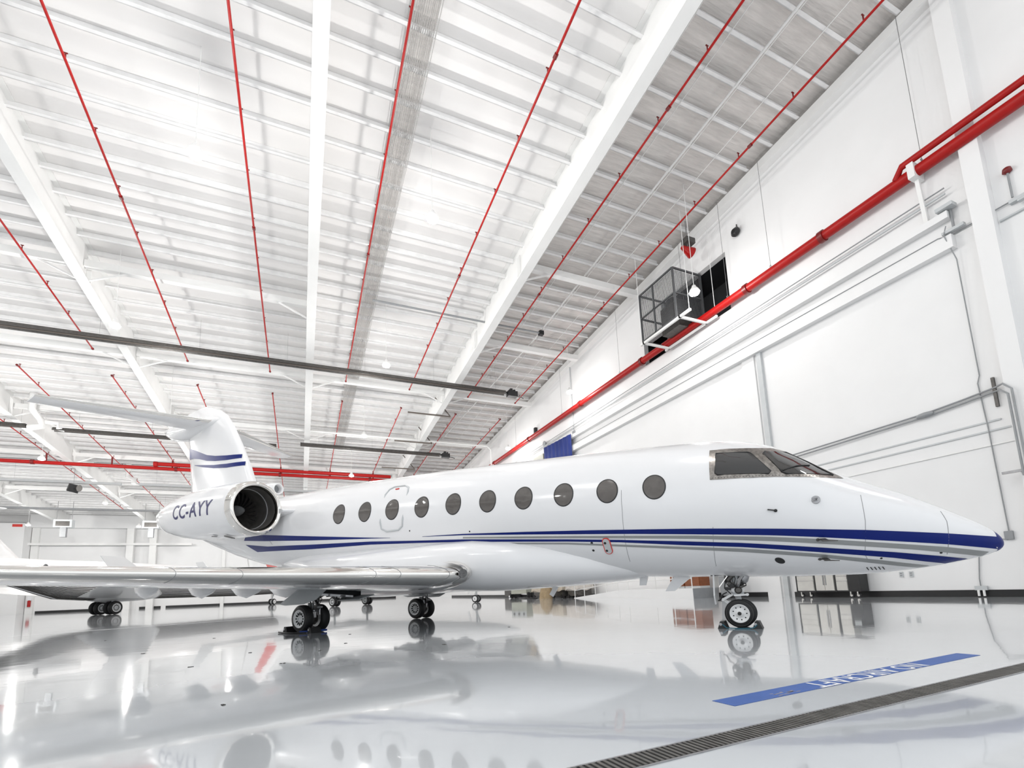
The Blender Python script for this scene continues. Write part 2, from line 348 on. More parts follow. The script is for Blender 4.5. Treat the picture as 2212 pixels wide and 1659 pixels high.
duct([(-24.3, 57.8, 21.7), (-24.3, 57.8, 20.0), (-24.0, 58.8, 19.4), (-23.9, 58.9, 18.8), (-25.0, 59.2, 18.6)], .3, 'white flue pipe dropping beside the lower left girder')
duct([(-23.9, 59.0, 19.3), (-22.9, 59.4, 19.3), (-22.9, 59.5, 18.8), (-22.4, 59.6, 18.75)], .2, 'white bent flue joining the second heater row')
duct([(-22.1, 77.9, 20.2), (-22.1, 77.9, 18.3), (-21.4, 78, 17.9), (-21.4, 78, 17.3)], .3, 'white flue pipe dropping behind the red main')

# lamps
def lamp(x, y, lab, z=None, pw=1.0, rod=True, grp=None):
    zz = ZR(y, -4.3) if z is None else z
    t = thing('high_bay_lamp', lab, 'lamp', (x, y, zz), 0, grp)
    MB().lathe([(0, .24), (.04, .27), (.16, .25), (.3, .14), (.42, .10)], (0, 0, .02), (0, 0, 1), 20, caps=True).build('housing', STEEL, t)
    MB().lathe([(-.14, .12), (-.08, .26), (.02, .30), (.05, .28)], (0, 0, 0), (0, 0, 1), 20, caps=True).build('bulb_lens', GLOW, t)
    if rod: MB().cyl((0, 0, .4), (0, 0, ZR(y, .96) - zz), .018, n=6).build('rod', STEEL, t)
    L = bpy.data.lights.new('lamp_light', 'POINT'); L.energy = LAMP_W * pw; L.color = (1, .985, .96); L.shadow_soft_size = .3
    lo = bpy.data.objects.new('lamp_light', L); COL.objects.link(lo); lo.parent = t; lo.location = (0, 0, -.42)
    return t
rows = [(6.5, 'over the camera'), (20.7, 'first row in view'), (34.8, 'second row'), (48.9, 'third row'), (62.2, 'fourth row'), (80, 'fifth row'), (95, 'sixth row')]
colsx = [(-39, 'far left line'), (-25, 'left line'), (-11.1, 'line left of the upright girder'), (5.7, 'line beside the wire band'), (22.0, 'line along the right wall')]
for y, rn in rows:
    for x, cn in colsx:
        if x < -30 and y < 40: continue
        if x > 20 and y < 10: y_ = -2.0; lamp(x, y_, 'glowing high bay lamp, line along the right wall, behind the camera', pw=.3); continue
        if y == 20.7 and x == 22.0: lamp(20.8, 18.81, 'bright hanging lamp in front of the dark opening and cage', z=17.7, pw=.35); continue
        if y == 20.7 and x == -11.1: x = -4.4; cn = 'glowing close under the upper left roof'
        lamp(x, y, 'glowing high bay lamp, %s, %s' % (cn, rn), pw=.3 if x > 20 else 1)

# cage in front of the opening
t = thing('maintenance_cage', 'grey steel mesh cage jutting from the dark opening', 'cage', (21.7, 21.2, 17.7))
fr = MB(); D, Wd, Hh = 2.36, 3.25, 3.5
for y in (0, Wd):
    for x in (0, D): fr.bx(x - .06, x + .06, y - .06, y + .06, 0, Hh)
for z in (.06, 1.75, Hh):
    fr.bx(-.05, .05, 0, Wd, z - .05, z + .05); fr.bx(0, D, -.05, .05, z - .05, z + .05); fr.bx(0, D, Wd - .05, Wd + .05, z - .05, z + .05)
fr.bx(-.05, .05, 1.85, 1.95, 0, Hh)
fr.build('frame', CAGE, t)
me = MB()
for i in range(1, 34): me.bx(-.012, .012, i * .095, i * .095 + .012, .06, Hh)
for i in range(1, 34): me.bx(-.012, .012, 0, Wd, i * .1, i * .1 + .012)
for i in range(1, 24): me.bx(i * .1, i * .1 + .012, -.012, .012, .06, Hh)
for i in range(1, 34): me.bx(0, D, -.012, .012, i * .1, i * .1 + .012)
me.build('wire_mesh', CAGE, t)
MB().bx(.9, 1.9, .7, 2.3, .1, 2.0).build('machine_body', DARKM, t); MB().cyl((1.4, 1.5, 2.0), (1.4, 1.5, 2.4), .5, n=16).build('machine_top', BLACK, t)
MB().bx(-.25, -.1, -1.3, 3.3, -.3, -.16).bx(D - .4, D - .28, -1.3, 3.3, -.3, -.16).bx(-.25, D - .3, -.5, -.38, -.3, -.16).bx(-.25, D - .3, 2.9, 3.02, -.3, -.16).build('platform_rail', STEEL, t)
for x, y in ((-.15, -1.2), (D - .35, -1.2), (-.15, 3.2)): MB().cyl((x, y, -.2), (x, y, ZR(21, .5) - 17.7), .02, n=6).build('hanger_rod', STEEL, t)
t = thing('alarm_horn', 'red horn hanging from roof above the cage', 'horn', (22.6, 20.6, 22.3))
MB().lathe([(0, .12), (.25, .18), (.8, .34), (.85, .34)], (-.5, 0, 0), (1, 0, -.25), 18, caps=True).build('horn', RED, t)
MB().box((.1, 0, .55), (.7, .5, .35)).build('driver_box', DARKM, t); MB().cyl((0, 0, .1), (0, 0, 2.0), .03, n=6).build('rod', DULL, t)
solid('wall_camera', MB().lathe([(0, .1), (.1, .25), (.25, .28), (.4, .15)], (24.1, 18.1, 21.95), (-1, 0, 0), 18, caps=True).cyl((24.05, 18.1, 22.1), (24.05, 18.1, 22.5), .03, n=6), BLACK, 'black round fixture on the upper right wall', 'fixture')
# wires and conduits on the right wall
def pipe(pts, r, m, lab, cat='conduit', name='conduit'): return solid(name, MB().tube(pts, r, 6), m, lab, cat)
pipe([(24.02, 4, 14.6), (24.02, 8.7, 14.52), (23.72, 9, 14.5), (23.72, 70, 14.5)], .025, GREY, 'thin dark conduit along the top of the lower ledge')
pipe([(23.9, 8.6, 16.3), (23.9, 70, 16.0)], .05, LGREY, 'pale conduit pair running below the red wall main')
pipe([(23.9, 8.6, 16.55), (23.9, 70, 16.25)], .03, GREY, 'thin grey conduit just below the red wall main')
pipe([(23.9, 17.0, 7.45), (24.0, 10.5, 7.62), (24.0, 9.3, 7.72), (24.0, 8.3, 7.83), (23.66, 7.95, 7.8), (23.55, 7.7, 7.5), (23.55, 7.7, 4.3)], .035, GREY, 'upper of the two grey conduits low on the right wall')
pipe([(23.9, 17.0, 7.30), (24.0, 10.5, 7.48), (24.0, 9.3, 7.58), (24.0, 8.3, 7.68), (23.66, 8.05, 7.6), (23.55, 7.82, 7.35), (23.55, 7.82, 4.3)], .035, GREY, 'lower of the two grey conduits low on the right wall')
solid('pipe_fitting', MB().lathe([(0, .04), (.08, .1), (.3, .12), (.5, .1), (.6, .04)], (23.96, 10.2, 7.56), (0, 1, -.02), 12, caps=True), GREY, 'grey conduit fitting on the twin conduits', 'fitting')
solid('slotted_channel', MB().bx(24.0, 24.1, 8.27, 8.36, 7.1, 8.25), DARKM, 'short upright slotted channel holding the twin conduits', 'channel')
solid('slotted_channel', MB().bx(23.6, 23.7, 7.3, 8.4, 4.46, 4.55), DULL, 'short level slotted channel at the right edge', 'channel')
pipe([(24.0, 8.8, 15.0), (23.7, 8.8, 14.5), (23.95, 8.64, 13.4), (24.05, 8.66, 8.5), (24.05, 8.75, 8.2), (24.05, 8.69, 6.4), (24.05, 8.66, 2.36)], .02, GREY, 'thin cord hanging down the right wall beside the pilaster', 'cord', 'hanging_cable')
solid('switch_box', MB().bx(24.0, 24.1, 8.55, 8.8, 2.1, 2.42), GREY, 'small grey box on the wall by the nose tip', 'box', bevel=.02)
pipe([(24.05, 8.72, 2.1), (24.05, 9.3, 2.25), (24.05, 9.62, 1.6), (24.05, 9.73, .7), (24.05, 9.73, .38)], .02, GREY, 'thin cord under the nose leading to a floor box', 'cord', 'hanging_cable')
t = thing('floor_connector', 'small white wall box with two plugs near floor', 'connector', (24.0, 9.7, 0))
MB().bx(-.05, .06, -.18, .18, .26, .42).build('box', LGREY, t); MB().cyl((-.05, -.08, .04), (-.05, -.08, .27), .04, n=8).build('plug', STEEL, t); MB().cyl((-.05, .08, .04), (-.05, .08, .27), .04, n=8).build('plug', STEEL, t)
for y, n in ((12.31, 'left'), (11.94, 'right')):
    t = thing('wall_socket', 'small white wall socket under the nose, %s one' % n, 'socket', (24.08, y, .97))
    MB().bx(-.02, .02, -.07, .07, -.12, .12).build('plate', LGREY, t); MB().bx(-.03, -.018, -.04, .04, .02, .07).bx(-.03, -.018, -.04, .04, -.07, -.02).build('outlet', GREY, t)
t = thing('wall_bracket', 'grey bracket lamp arm on the wall by the pilaster', 'fixture', (24.0, 8.55, 14.7))
MB().bx(-.2, 0, -.35, .35, -.12, 0).build('bracket', LGREY, t); MB().cyl((-.05, 0, 0), (-.05, 0, .9), .05, n=8).build('arm', GREY, t); MB().bx(-.4, 0, -.2, .35, .85, 1.0).build('top_plate', LGREY, t)
t = thing('beam_detector', 'small red-headed fixture standing on wall conduits at right', 'fixture', (24.0, 6.85, 14.65))
MB().lathe([(0, .06), (.06, .14), (.2, .12), (.26, .03)], (0, 0, 1.0), (0, 0, 1), 12, caps=True).build('head', DRED, t); MB().cyl((0, 0, 0), (0, 0, 1.02), .035, n=8).build('stem', GREY, t)
solid('cable_tray', MB().bx(23.9, 24.09, 4, 6.95, 14.42, 14.55).bx(23.8, 24.0, 4, 6.7, 14.3, 14.36).bx(24.0, 24.09, 4, 7.3, 14.0, 14.06), LGREY, 'level bundle of rails on the wall right of the pilaster', 'tray')
pipe([(24.02, 37.75, 23), (24.02, 37.7, 15.4)], .06, LGREY, 'upright conduit on the right wall above the fuselage')
solid('junction_box', MB().bx(23.95, 24.1, 37.5, 37.9, 15.3, 15.9), GREY, 'grey box on the right wall above the fuselage', 'box')
duct([(-2, 56, 19.7), (19, 56, 19.7), (22.0, 55.5, 19.55), (22.4, 55.3, 19.0), (22.4, 55.3, 16)], .09, 'white pipe crossing under the roof and turning down at right')
solid('draped_banner', MB().loft([[(23.60 + .04 * S(k * 1.9), 37.6 + k * .24, 15.55 + .01 * k), (23.58 + .08 * S(k * 1.9 + 1), 37.6 + k * .24, 12.4)] for k in range(24)], caps=False, closed=False), BANNER, 'dark blue cloth hanging on the right wall above the fuselage', 'banner')
for o in (bpy.data.objects['draped_banner'],):
    md = o.modifiers.new('thick', 'SOLIDIFY'); md.thickness = .02
solid('wall_panel', MB().bx(23.66, 23.74, 43.5, 45.8, 12.5, 15.3), CREAM, 'cream panel beside the blue cloth', 'panel')
solid('loudspeaker', MB().bx(23.8, 24.1, 45.3, 45.65, 18.2, 18.85), BLACK, 'small black loudspeaker high on right wall', 'speaker')
solid('loudspeaker', MB().lathe([(0, .12), (.2, .3), (.25, .3)], (24.1, 43.5, 16.4), (-1, 0, 0), 14, caps=True), GREY, 'small grey round loudspeaker above the blue cloth', 'speaker')
# bronze angle brackets near the right girder
for k, (x, y) in enumerate(((11.6, 48.0), (11.6, 56.0), (11.6, 66.0))):
    t = thing('winch_bracket', 'bronze angled bracket hanging by the right girder, %s from camera' % ordn[k], 'bracket', (x, y, ZR(y, -1.6)))
    MB().bar((-1.5, 0, 0), (3.2, 0, 0), .12, .14).build('rail', BRACE, t); MB().bar((3.2, 0, 0), (1.5, 0, 2.0), .1, .1).build('brace', BRACE, t)
# left side floodlight and unit heaters
t = thing('unit_heater', 'black fan heater hanging at left behind the jet tail', 'heater', (-27.5, 77, 16.2))
MB().box((0, 0, 0), (1.1, .8, 1.0), Euler((.3, .2, .5)).to_matrix()).build('casing', BLACK, t); MB().lathe([(0, .2), (.4, .45)], (.4, -.3, 0), (1, -.4, -.2), 12, caps=True).build('fan_shroud', DARKM, t); MB().cyl((0, 0, .3), (0, 0, ZR(77, .95) - 16.2), .03, n=6).build('rod', DULL, t)
for x, y, n in ((-36.5, 100, 'left one'), (-24.5, 100, 'right one')):
    t = thing('unit_heater', 'pale fan unit under the far roof, %s' % n, 'heater', (x, y, 14.6))
    MB().bx(-1.2, 1.2, -.6, .6, -.6, .7).build('casing', LGREY, t); MB().bx(-.9, .9, -.65, -.6, -.4, .4).build('grille', DARKM, t); MB().bx(-.4, .4, -.3, .3, -2.2, -.6).build('duct', GREY, t); MB().cyl((-1, 0, .7), (-1, 0, ZR(100, .95) - 14.6), .04, n=6).cyl((1, 0, .7), (1, 0, ZR(100, .95) - 14.6), .04, n=6).build('rod', DULL, t)
solid('exit_sign', MB().bx(-46.2, -44.9, 107.5, 107.6, 15.05, 15.5), SIGNR, 'small red sign on far left wall block', 'sign')
t = thing('fire_extinguisher', 'red fire extinguisher on white column at far left', 'extinguisher', (-43.9, 109.79, 1.2))
MB().lathe([(0, .22), (1.0, .22), (1.15, .1)], (0, 0, 0), (0, 0, 1), 12, caps=True).build('cylinder', RED, t); MB().bx(-.3, .3, -.1, .2, 1.1, 2.0).build('label_plate', WTXT, t)
for x, y, z, lab in ((-17.8, 26.7, 20.1, 'dark blue-grey floodlight left of the left girder, nearer one'), (-17.3, 34.5, 20.3, 'dark floodlight left of the left girder, farther one')):
    t = thing('floodlight', lab, 'floodlight', (x, y, z))
    MB().lathe([(0, .16), (.2, .2), (.42, .3), (.5, .3)], (0, 0, .25), (0, 0, -1), 16, caps=True).build('shade', GREY, t); MB().cyl((0, 0, .2), (0, 0, ZR(y, .6) - z), .02, n=6).build('rod', STEEL, t)

# ================================================================== THE JET (local frame: x forward, y port, origin under the nose gear)
FT = [(-27.5, 5.35, .16), (-26, 5.15, .40), (-24, 4.80, .68), (-22, 4.45, .95), (-20, 4.12, 1.20), (-18, 3.85, 1.40), (-16, 3.66, 1.54), (-14.5, 3.55, 1.59), (-13.5, 3.515, 1.6), (-11.5, 3.445, 1.6), (-9.5, 3.325, 1.6), (-7.5, 3.21, 1.6), (-5.5, 3.061, 1.6), (-3.5, 2.905, 1.6), (-2.2, 2.80, 1.60), (-1, 2.713, 1.578), (-.6, 2.688, 1.563), (-.2, 2.66, 1.549), (.2, 2.612, 1.527), (.6, 2.549, 1.481), (1.0, 2.455, 1.400), (1.4, 2.310, 1.262), (1.8, 2.155, 1.112), (2.2, 2.02, .985), (2.6, 1.914, .860), (3.0, 1.825, .735), (3.4, 1.724, .584), (3.8, 1.623, .402), (4.0, 1.575, .305), (4.1, 1.55, .245), (4.18, 1.527, .188), (4.23, 1.512, .145), (4.27, 1.50, .095), (4.29, 1.493, .055), (4.3, 1.488, .01)]
def fus(s): return lerp(FT, s)
def side(s, z, sd=-1, off=0.0):   # point on the fuselage flank at station s, height z
    zc, r = fus(s); r += off; q = r * r - (z - zc) ** 2
    return Vector((s, sd * math.sqrt(max(q, 0)), z if q > 0 else zc + math.copysign(r, z - zc)))
JET = thing('business_jet', 'white business jet with blue and silver side stripes, filling the foreground', 'airplane', (8.8924, 7.7202, 0), -.9716)
N = 64
stations = []
s = -27.5
while s < 3.6: stations.append(s); s += .25
stations += [3.6, 3.7, 3.8, 3.9, 4.0, 4.05, 4.1, 4.14, 4.18, 4.205, 4.23, 4.25, 4.27, 4.28, 4.29, 4.3]
loops = []
for s in stations:
    zc, r = fus(s); loops.append([(s, r * K(2 * PI * j / N), zc + r * S(2 * PI * j / N)) for j in range(N)])
FUS = MB().loft(loops).build('fuselage', WHITE, JET)
def stripe(top, bot, m, name, off=.005, n=260, parent=None):
    parent = parent or JET
    a = max(top[0][0], bot[0][0]); a = min(top[0][0], bot[0][0]); b = max(top[-1][0], bot[-1][0])
    for sd in (-1, 1):
        L = []
        for i in range(n + 1):
            row = []
            for q in range(5):
                t = q / 4
                st = top[0][0] + (top[-1][0] - top[0][0]) * i / n; sb = bot[0][0] + (bot[-1][0] - bot[0][0]) * i / n
                zt = lerp(top, st)[0]; zb = lerp(bot, sb)[0]
                row.append(side(st + (sb - st) * t, zt + (zb - zt) * t, sd, off))
            L.append(row)
        MB().loft(L, caps=False, closed=False).build(name, m, parent)
b1t = [(-7.92, 2.628), (-6.43, 2.558), (-4.46, 2.42), (-2.8, 2.292), (-.5, 2.10), (.84, 1.972), (1.59, 1.902), (2.32, 1.832), (2.92, 1.758), (3.5, 1.685), (3.96, 1.619), (4.19, 1.59)]
b1b = [(-7.92, 2.618), (-6.45, 2.524), (-4.49, 2.358), (-1.84, 2.119), (-.52, 1.988), (.82, 1.85), (1.57, 1.761), (2.31, 1.661), (2.97, 1.569), (3.49, 1.495), (3.95, 1.416), (4.19, 1.375)]
stripe(b1t, b1b, BLUE, 'upper_blue_stripe')
stripe([(-6.46, 2.476), (-3.35, 2.212), (-.53, 1.962), (.82, 1.82), (1.57, 1.727), (1.82, 1.694), (2.97, 1.524), (3.48, 1.447), (4.06, 1.335)], [(-6.48, 2.443), (-3.37, 2.167), (-.54, 1.90), (.81, 1.742), (1.56, 1.643), (1.81, 1.609), (2.96, 1.441), (3.48, 1.352), (3.97, 1.265)], SILV, 'upper_silver_stripe')
stripe([(-17.6, 3.20), (-15.87, 2.984), (-13.16, 2.828), (-10.14, 2.674), (-8.19, 2.532), (-6.49, 2.417), (-3.37, 2.139), (-2.11, 2.014), (-.73, 1.864), (.32, 1.746), (1.55, 1.574), (2.7, 1.411), (3.49, 1.281), (3.78, 1.232)], [(-16.9, 2.86), (-13.27, 2.68), (-10.2, 2.584), (-8.23, 2.468), (-6.52, 2.355), (-3.39, 2.089), (-2.12, 1.963), (-.75, 1.788), (.3, 1.669), (1.55, 1.488), (2.7, 1.31), (3.17, 1.218), (3.46, 1.17)], BLUE, 'lower_blue_stripe', n=320)
stripe([(-6.53, 2.329), (-3.4, 2.06), (-.76, 1.754), (.3, 1.638), (1.54, 1.454), (2.35, 1.307), (3.04, 1.173), (3.25, 1.135)], [(-6.54, 2.301), (-3.41, 2.026), (-.77, 1.706), (.28, 1.575), (1.54, 1.394), (2.35, 1.241), (2.77, 1.162), (3.08, 1.115)], SILV, 'lower_silver_stripe')
stripe([(-17.4, 3.50), (-15.94, 3.426), (-13.02, 3.104), (-10.09, 2.79), (-9.22, 2.706)], [(-17.6, 3.36), (-16.0, 3.20), (-13.08, 2.966), (-10.1, 2.761), (-9.22, 2.70)], BLUE, 'short_blue_stripe', n=120)
# nose cap blue tip
MB().loft([[(s, (fus(s)[1] + .004) * K(2 * PI * j / 24), fus(s)[0] + (fus(s)[1] + .004) * S(2 * PI * j / 24)) for j in range(24)] for s in (4.185, 4.205, 4.23, 4.25, 4.27, 4.28, 4.29, 4.302)]).build('nose_cap', BLUE, JET)
# cabin windows (oval, standing slightly proud with a dark rim)
wins = [(-11.5, 3.709), (-10.25, 3.633), (-9.04, 3.556), (-7.84, 3.481), (-6.68, 3.418), (-5.53, 3.341), (-4.44, 3.277), (-3.34, 3.204), (-2.26, 3.137), (-1.22, 3.077)]
def oval(s0, z0, a, b, off, sd, n=32):
    zc, r = fus(s0); th0 = math.asin((z0 - zc) / r)
    rim = []
    for j in range(n):
        ss = s0 + a * K(2 * PI * j / n); th = th0 + b * S(2 * PI * j / n) / r; zc2, r2 = fus(ss); r2 += off
        rim.append((ss, sd * r2 * K(th), zc2 + r2 * S(th)))
    c = (s0, sd * (r + off + .004) * K(th0), zc + (r + off) * S(th0)); return rim, c
for sd in (-1, 1):
    for i, (s0, z0) in enumerate(wins):
        g = 1 - i / 9 * .16; a, b = .265 * g, .315 * g
        R0, _ = oval(s0, z0, a * 1.12, b * 1.10, .001, sd); R1, _ = oval(s0, z0, a * 1.04, b * 1.03, .012, sd); R2, c = oval(s0, z0, a, b, .006, sd)
        wf = MB().loft([R0, R1, R2], caps=False).build('cabin_window', BLACK, JET)
        mb = MB(); mb.add(R2 + [c], [(j, (j + 1) % 32, 32) for j in range(32)], True); mb.build('pane', WIN, wf)
# emergency door outline around the third window
for sd in (-1, 1):
    pts = [(-9.30, 2.90), (-9.50, 3.0), (-9.53, 3.2), (-9.50, 4.1), (-9.42, 4.27), (-9.25, 4.34), (-8.8, 4.31), (-8.62, 4.22), (-8.55, 4.05), (-8.58, 3.2), (-8.62, 3.0), (-8.8, 2.90), (-9.30, 2.90)]
    MB().tube([side(a, b, sd, .003) for a, b in pts], .030, 6).build('exit_door_outline', LGREY, JET)
    MB().tube([side(-9.14 + .02 * q, 4.23, sd, .01) for q in range(8)], .02, 6).build('exit_door_handle', SIGNR, JET)
# cockpit glazing
def patch(poly, m, name, off, sd, parent=None, thick=.012):
    # poly in (s, z), subdivided fan onto the skin
    bm = bmesh.new(); vs = [bm.verts.new((a, 0, b)) for a, b in poly]; bm.faces.new(vs)
    for k in range(-10, 90):
        v = k * .06
        bmesh.ops.bisect_plane(bm, geom=bm.verts[:] + bm.edges[:] + bm.faces[:], plane_co=(v - 1, 0, 0), plane_no=(1, 0, 0))
        bmesh.ops.bisect_plane(bm, geom=bm.verts[:] + bm.edges[:] + bm.faces[:], plane_co=(0, 0, v), plane_no=(0, 0, 1))
    for v in bm.verts:
        q = side(v.co.x, v.co.z, sd, off); v.co = q
    me = bpy.data.meshes.new(name); bm.to_mesh(me); bm.free(); me.materials.append(m)
    me.polygons.foreach_set('use_smooth', [True] * len(me.polygons))
    o = bpy.data.objects.new(name, me); COL.objects.link(o); o.parent = parent or JET
    return o
FR = [(-.12, 3.775), (.25, 3.755), (.65, 3.712), (1.04, 3.70), (1.25, 3.66), (1.6, 3.39), (1.85, 3.165), (2.08, 2.962), (2.14, 2.888), (1.71, 2.925), (1.09, 2.965), (.62, 3.0), (-.11, 3.055)]
SW = [(0.01, 3.66), (.59, 3.60), (.64, 3.57), (.965, 3.10), (.93, 3.055), (.03, 3.15), (-.01, 3.19)]
WS = [(.88, 3.585), (1.24, 3.60), (1.6, 3.325), (1.98, 2.985), (1.22, 3.03), (1.15, 3.075), (.86, 3.55)]
cf_mat = mat('bare_window_frame', (.30, .28, .26), .25, metal=.85, var=.35, scale=16)
for sd in (-1, 1):
    f = patch(FR, cf_mat, 'cockpit_window_frame', .006, sd)
    for nm, P in (('side_window', SW), ('windshield', WS)):
        patch(P, CPIT, nm, .016, sd, f)
        MB().tube([side(a, b, sd, .016) for a, b in P + [P[0]]], .014, 6).build('window_seal', BLACK, f)
    rv = MB()
    for k in range(34):
        a = -.06 + k * .055; z = lerp([(-.12, 3.09), (.62, 3.03), (1.09, 2.995), (1.71, 2.955)], a)[0]; p = side(a, z, sd, .008); rv.add([p + Vector((.01 * K(q * PI / 3), -.001 * sd, .01 * S(q * PI / 3))) for q in range(6)] , [tuple(range(6))])
    rv.build('rivet_row', BLACK, f)
    MB().tube([side(1.15, 3.10, sd, .03), side(1.4, 3.2, sd, .03), side(1.62, 3.22, sd, .03)], .012, 6).build('wiper', BLACK, f)
# seams
for sd in (-1, 1):
    for pts in ([(-1.93, 3.1), (-1.94, 2.6), (-1.98, 2.07), (-2.05, 1.43)], [(-.15, 2.1), (-.18, 1.9), (-.28, 1.215)], [(2.34, 2.5), (2.34, 2.0), (2.28, 1.4), (2.34, 1.24)], [(3.48, 2.1), (3.52, 1.9), (3.5, 1.62), (3.46, 1.27)], [(-16.5, 4.6), (-15.9, 3.6), (-15.4, 2.9)]):
        P = []
        for (a, b), (c, d) in zip(pts, pts[1:]):
            for q in range(6): P.append(side(a + (c - a) * q / 6, b + (d - b) * q / 6, sd, .001))
        MB().tube(P, .005, 4).build('panel_line', LINE, JET)
# probes, ports and the red-ringed plate
P = side(-2.43, 1.91, -1, .0); nrm = Vector((0, P.y, P.z - fus(-2.43)[0])).normalized(); tz = Vector((1, 0, 0)); ty = nrm.cross(tz)
def stadium(c, w, h, n=10):
    L = []
    for q in range(n + 1): L.append(c + tz * (w * K(PI * q / n)) + ty * (h + w * S(PI * q / n)))
    for q in range(n + 1): L.append(c - tz * (w * K(PI * q / n)) - ty * (h + w * S(PI * q / n)))
    return L
pl = MB().prism(stadium(P + nrm * .0, .095, .12), nrm * .018).build('static_port_plate', SIGNR, JET)
MB().prism(stadium(P + nrm * .012, .075, .12), nrm * .012).build('plate_face', LGREY, pl)
def disc(s0, z0, r, m, name, off=.004, th=.01, sd=-1, parent=None, ry=None):
    p = side(s0, z0, sd, 0); zc, _ = fus(s0); n_ = Vector((0, p.y, p.z - zc)).normalized()
    return MB().loft([MB().ring(p - n_ * .01, n_, r, 16, ry), MB().ring(p + n_ * th, n_, r, 16, ry)]).build(name, m, parent or JET)
for a, b in ((-2.46, 1.987), (-2.47, 1.823)): disc(a, b, .03, BLACK, 'port_hole', th=.035, parent=pl)
for a, b in ((-2.79, 2.005), (-2.81, 1.839)): disc(a, b, .03, BLACK, 'static_port', th=.004)
disc(.92, 1.367, .105, BLACK, 'vent_opening', th=.004, ry=.07)
disc(-6.19, 2.60, .022, BLACK, 'drain_port', th=.004); disc(-8.36, 2.83, .022, BLACK, 'drain_port', th=.004)
disc(2.52, 1.313, .02, BLACK, 'drain_port', th=.004); disc(3.38, 1.358, .02, BLACK, 'drain_port', th=.004)
pr = disc(1.63, 2.451, .075, DULL, 'temperature_probe', th=.03); p = side(1.63, 2.451); MB().tube([p, p + Vector((.02, -.08, .02)), p + Vector((-.06, -.1, .02))], .014, 6).build('probe_tip', DULL, pr)
pr = disc(.97, 2.301, .03, BLACK, 'angle_vane', th=.02); p = side(.97, 2.301); MB().bar(p + Vector((0, -.03, 0)), p + Vector((-.13, -.05, .03)), .03, .02).build('vane_blade', BLACK, pr)
for z0 in (1.71, 1.355):
    p = side(1.58, z0); q = disc(1.58, z0, .03, DARKM, 'pitot_probe', th=.01)
    MB().prism([p, p + Vector((.12, 0, .0)), p + Vector((.16, -.14, -.04)), p + Vector((.09, -.14, -.04))], (0, 0, .02)).cyl(p + Vector((.06, -.14, -.03)), p + Vector((.30, -.14, -.05)), .014, .008, 8).build('pitot_tube', DARKM, q)
lv = MB()
for k in range(5):
    p = side(2.30 + k * .06, 1.16, -1, .003); lv.bar(p, p + Vector((.03, .05, -.05)), .016, .006)
lv.build('nose_vent_slots', BLACK, JET)
MB().prism([(-2.12, -.02, 1.30), (-1.90, -.02, 1.30), (-2.0, -.02, .98), (-2.16, -.02, .98)], (0, .04, 0)).build('blade_antenna', WHITE, JET)
MB().prism([(-1.30, -.03, 1.2), (-.85, -.03, 1.2), (-1.34, -.03, .82), (-1.55, -.03, .82)], (0, .06, 0)).build('blade_antenna', WHITE, JET)
MB().bar((-4.4, 0, 1.1), (-4.6, 0, .8), .05, .12).build('drain_mast', WHITE, JET)
# belly fairing
BF = [(-1.5, 1.38, .10, .25), (-2.2, 1.50, .36, .72), (-3.0, 1.58, .50, 1.05), (-4.0, 1.68, .65, 1.35), (-5.0, 1.74, .74, 1.60), (-6.2, 1.78, .81, 1.78), (-7.5, 1.80, .80, 1.84), (-9.5, 1.78, .83, 1.86), (-11.0, 1.76, .84, 1.84), (-12.5, 1.80, .86, 1.7), (-14, 2.0, .78, 1.35), (-15.5, 2.3, .55, .9), (-17, 2.6, .2, .35)]
L = []
for s, z0, hz, wy in BF:
    ring = []
    for j in range(48):
        a = 2 * PI * j / 48; c, d = K(a), S(a); e = .82
        ring.append((s, wy * math.copysign(abs(c) ** e, c), z0 + hz * math.copysign(abs(d) ** e, d)))
    L.append(ring)
LL = []
for i in range(len(L) - 1):
    for q in range(4):
        t = q / 4; LL.append([tuple(a[k] + (b[k] - a[k]) * t for k in range(3)) for a, b in zip(L[i], L[i + 1])])
LL.append(L[-1])
bf = MB().loft(LL).build('belly_fairing', WHITE, JET)
MB().tube([(-4.6 + .32 * K(a), -.72 - .14 * S(a) + 0, 1.03 + .03 * S(a)) for a in [PI * q / 10 for q in range(11)]], .006, 4).build('access_hatch_outline', LINE, bf)
# wings
def airfoil(le, chord, th, n=22, droop=0):
    # closed loop in the x-z plane, x forward
    P = []
    for i in range(n + 1):
        t = 1 - K(PI * i / n / 2) if False else (1 - K(PI * i / n)) / 2
        y = 5 * th * (.2969 * math.sqrt(t) - .126 * t - .3516 * t * t + .2843 * t ** 3 - .1036 * t ** 4)
        P.append((t, y))
    up = [(le[0] - t * chord, le[1], le[2] + y * chord * 1.05 - .02 * chord * t) for t, y in P]
    lo = [(le[0] - t * chord, le[1], le[2] - y * chord * .95 - .02 * chord * t) for t, y in P[1:-1]][::-1]
    return up + lo
WST = [(-1.0, -7.3, 1.46, 4.9, .115), (-1.45, -6.45, 1.46, 5.75, .115), (-1.65, -6.1, 1.45, 6.1, .11), (-1.95, -5.92, 1.44, 6.28, .105), (-3.1, -6.63, 1.47, 5.6, .10), (-6.2, -8.48, 1.54, 4.4, .098), (-9.5, -10.45, 1.67, 3.3, .095), (-12.0, -11.95, 1.80, 2.4, .09), (-13.9, -13.1, 1.92, 1.8, .085)]
def wsec(y):
    T = [(-a, *b) for a, *b in WST]; return lerp(T, -y if y < 0 else y)
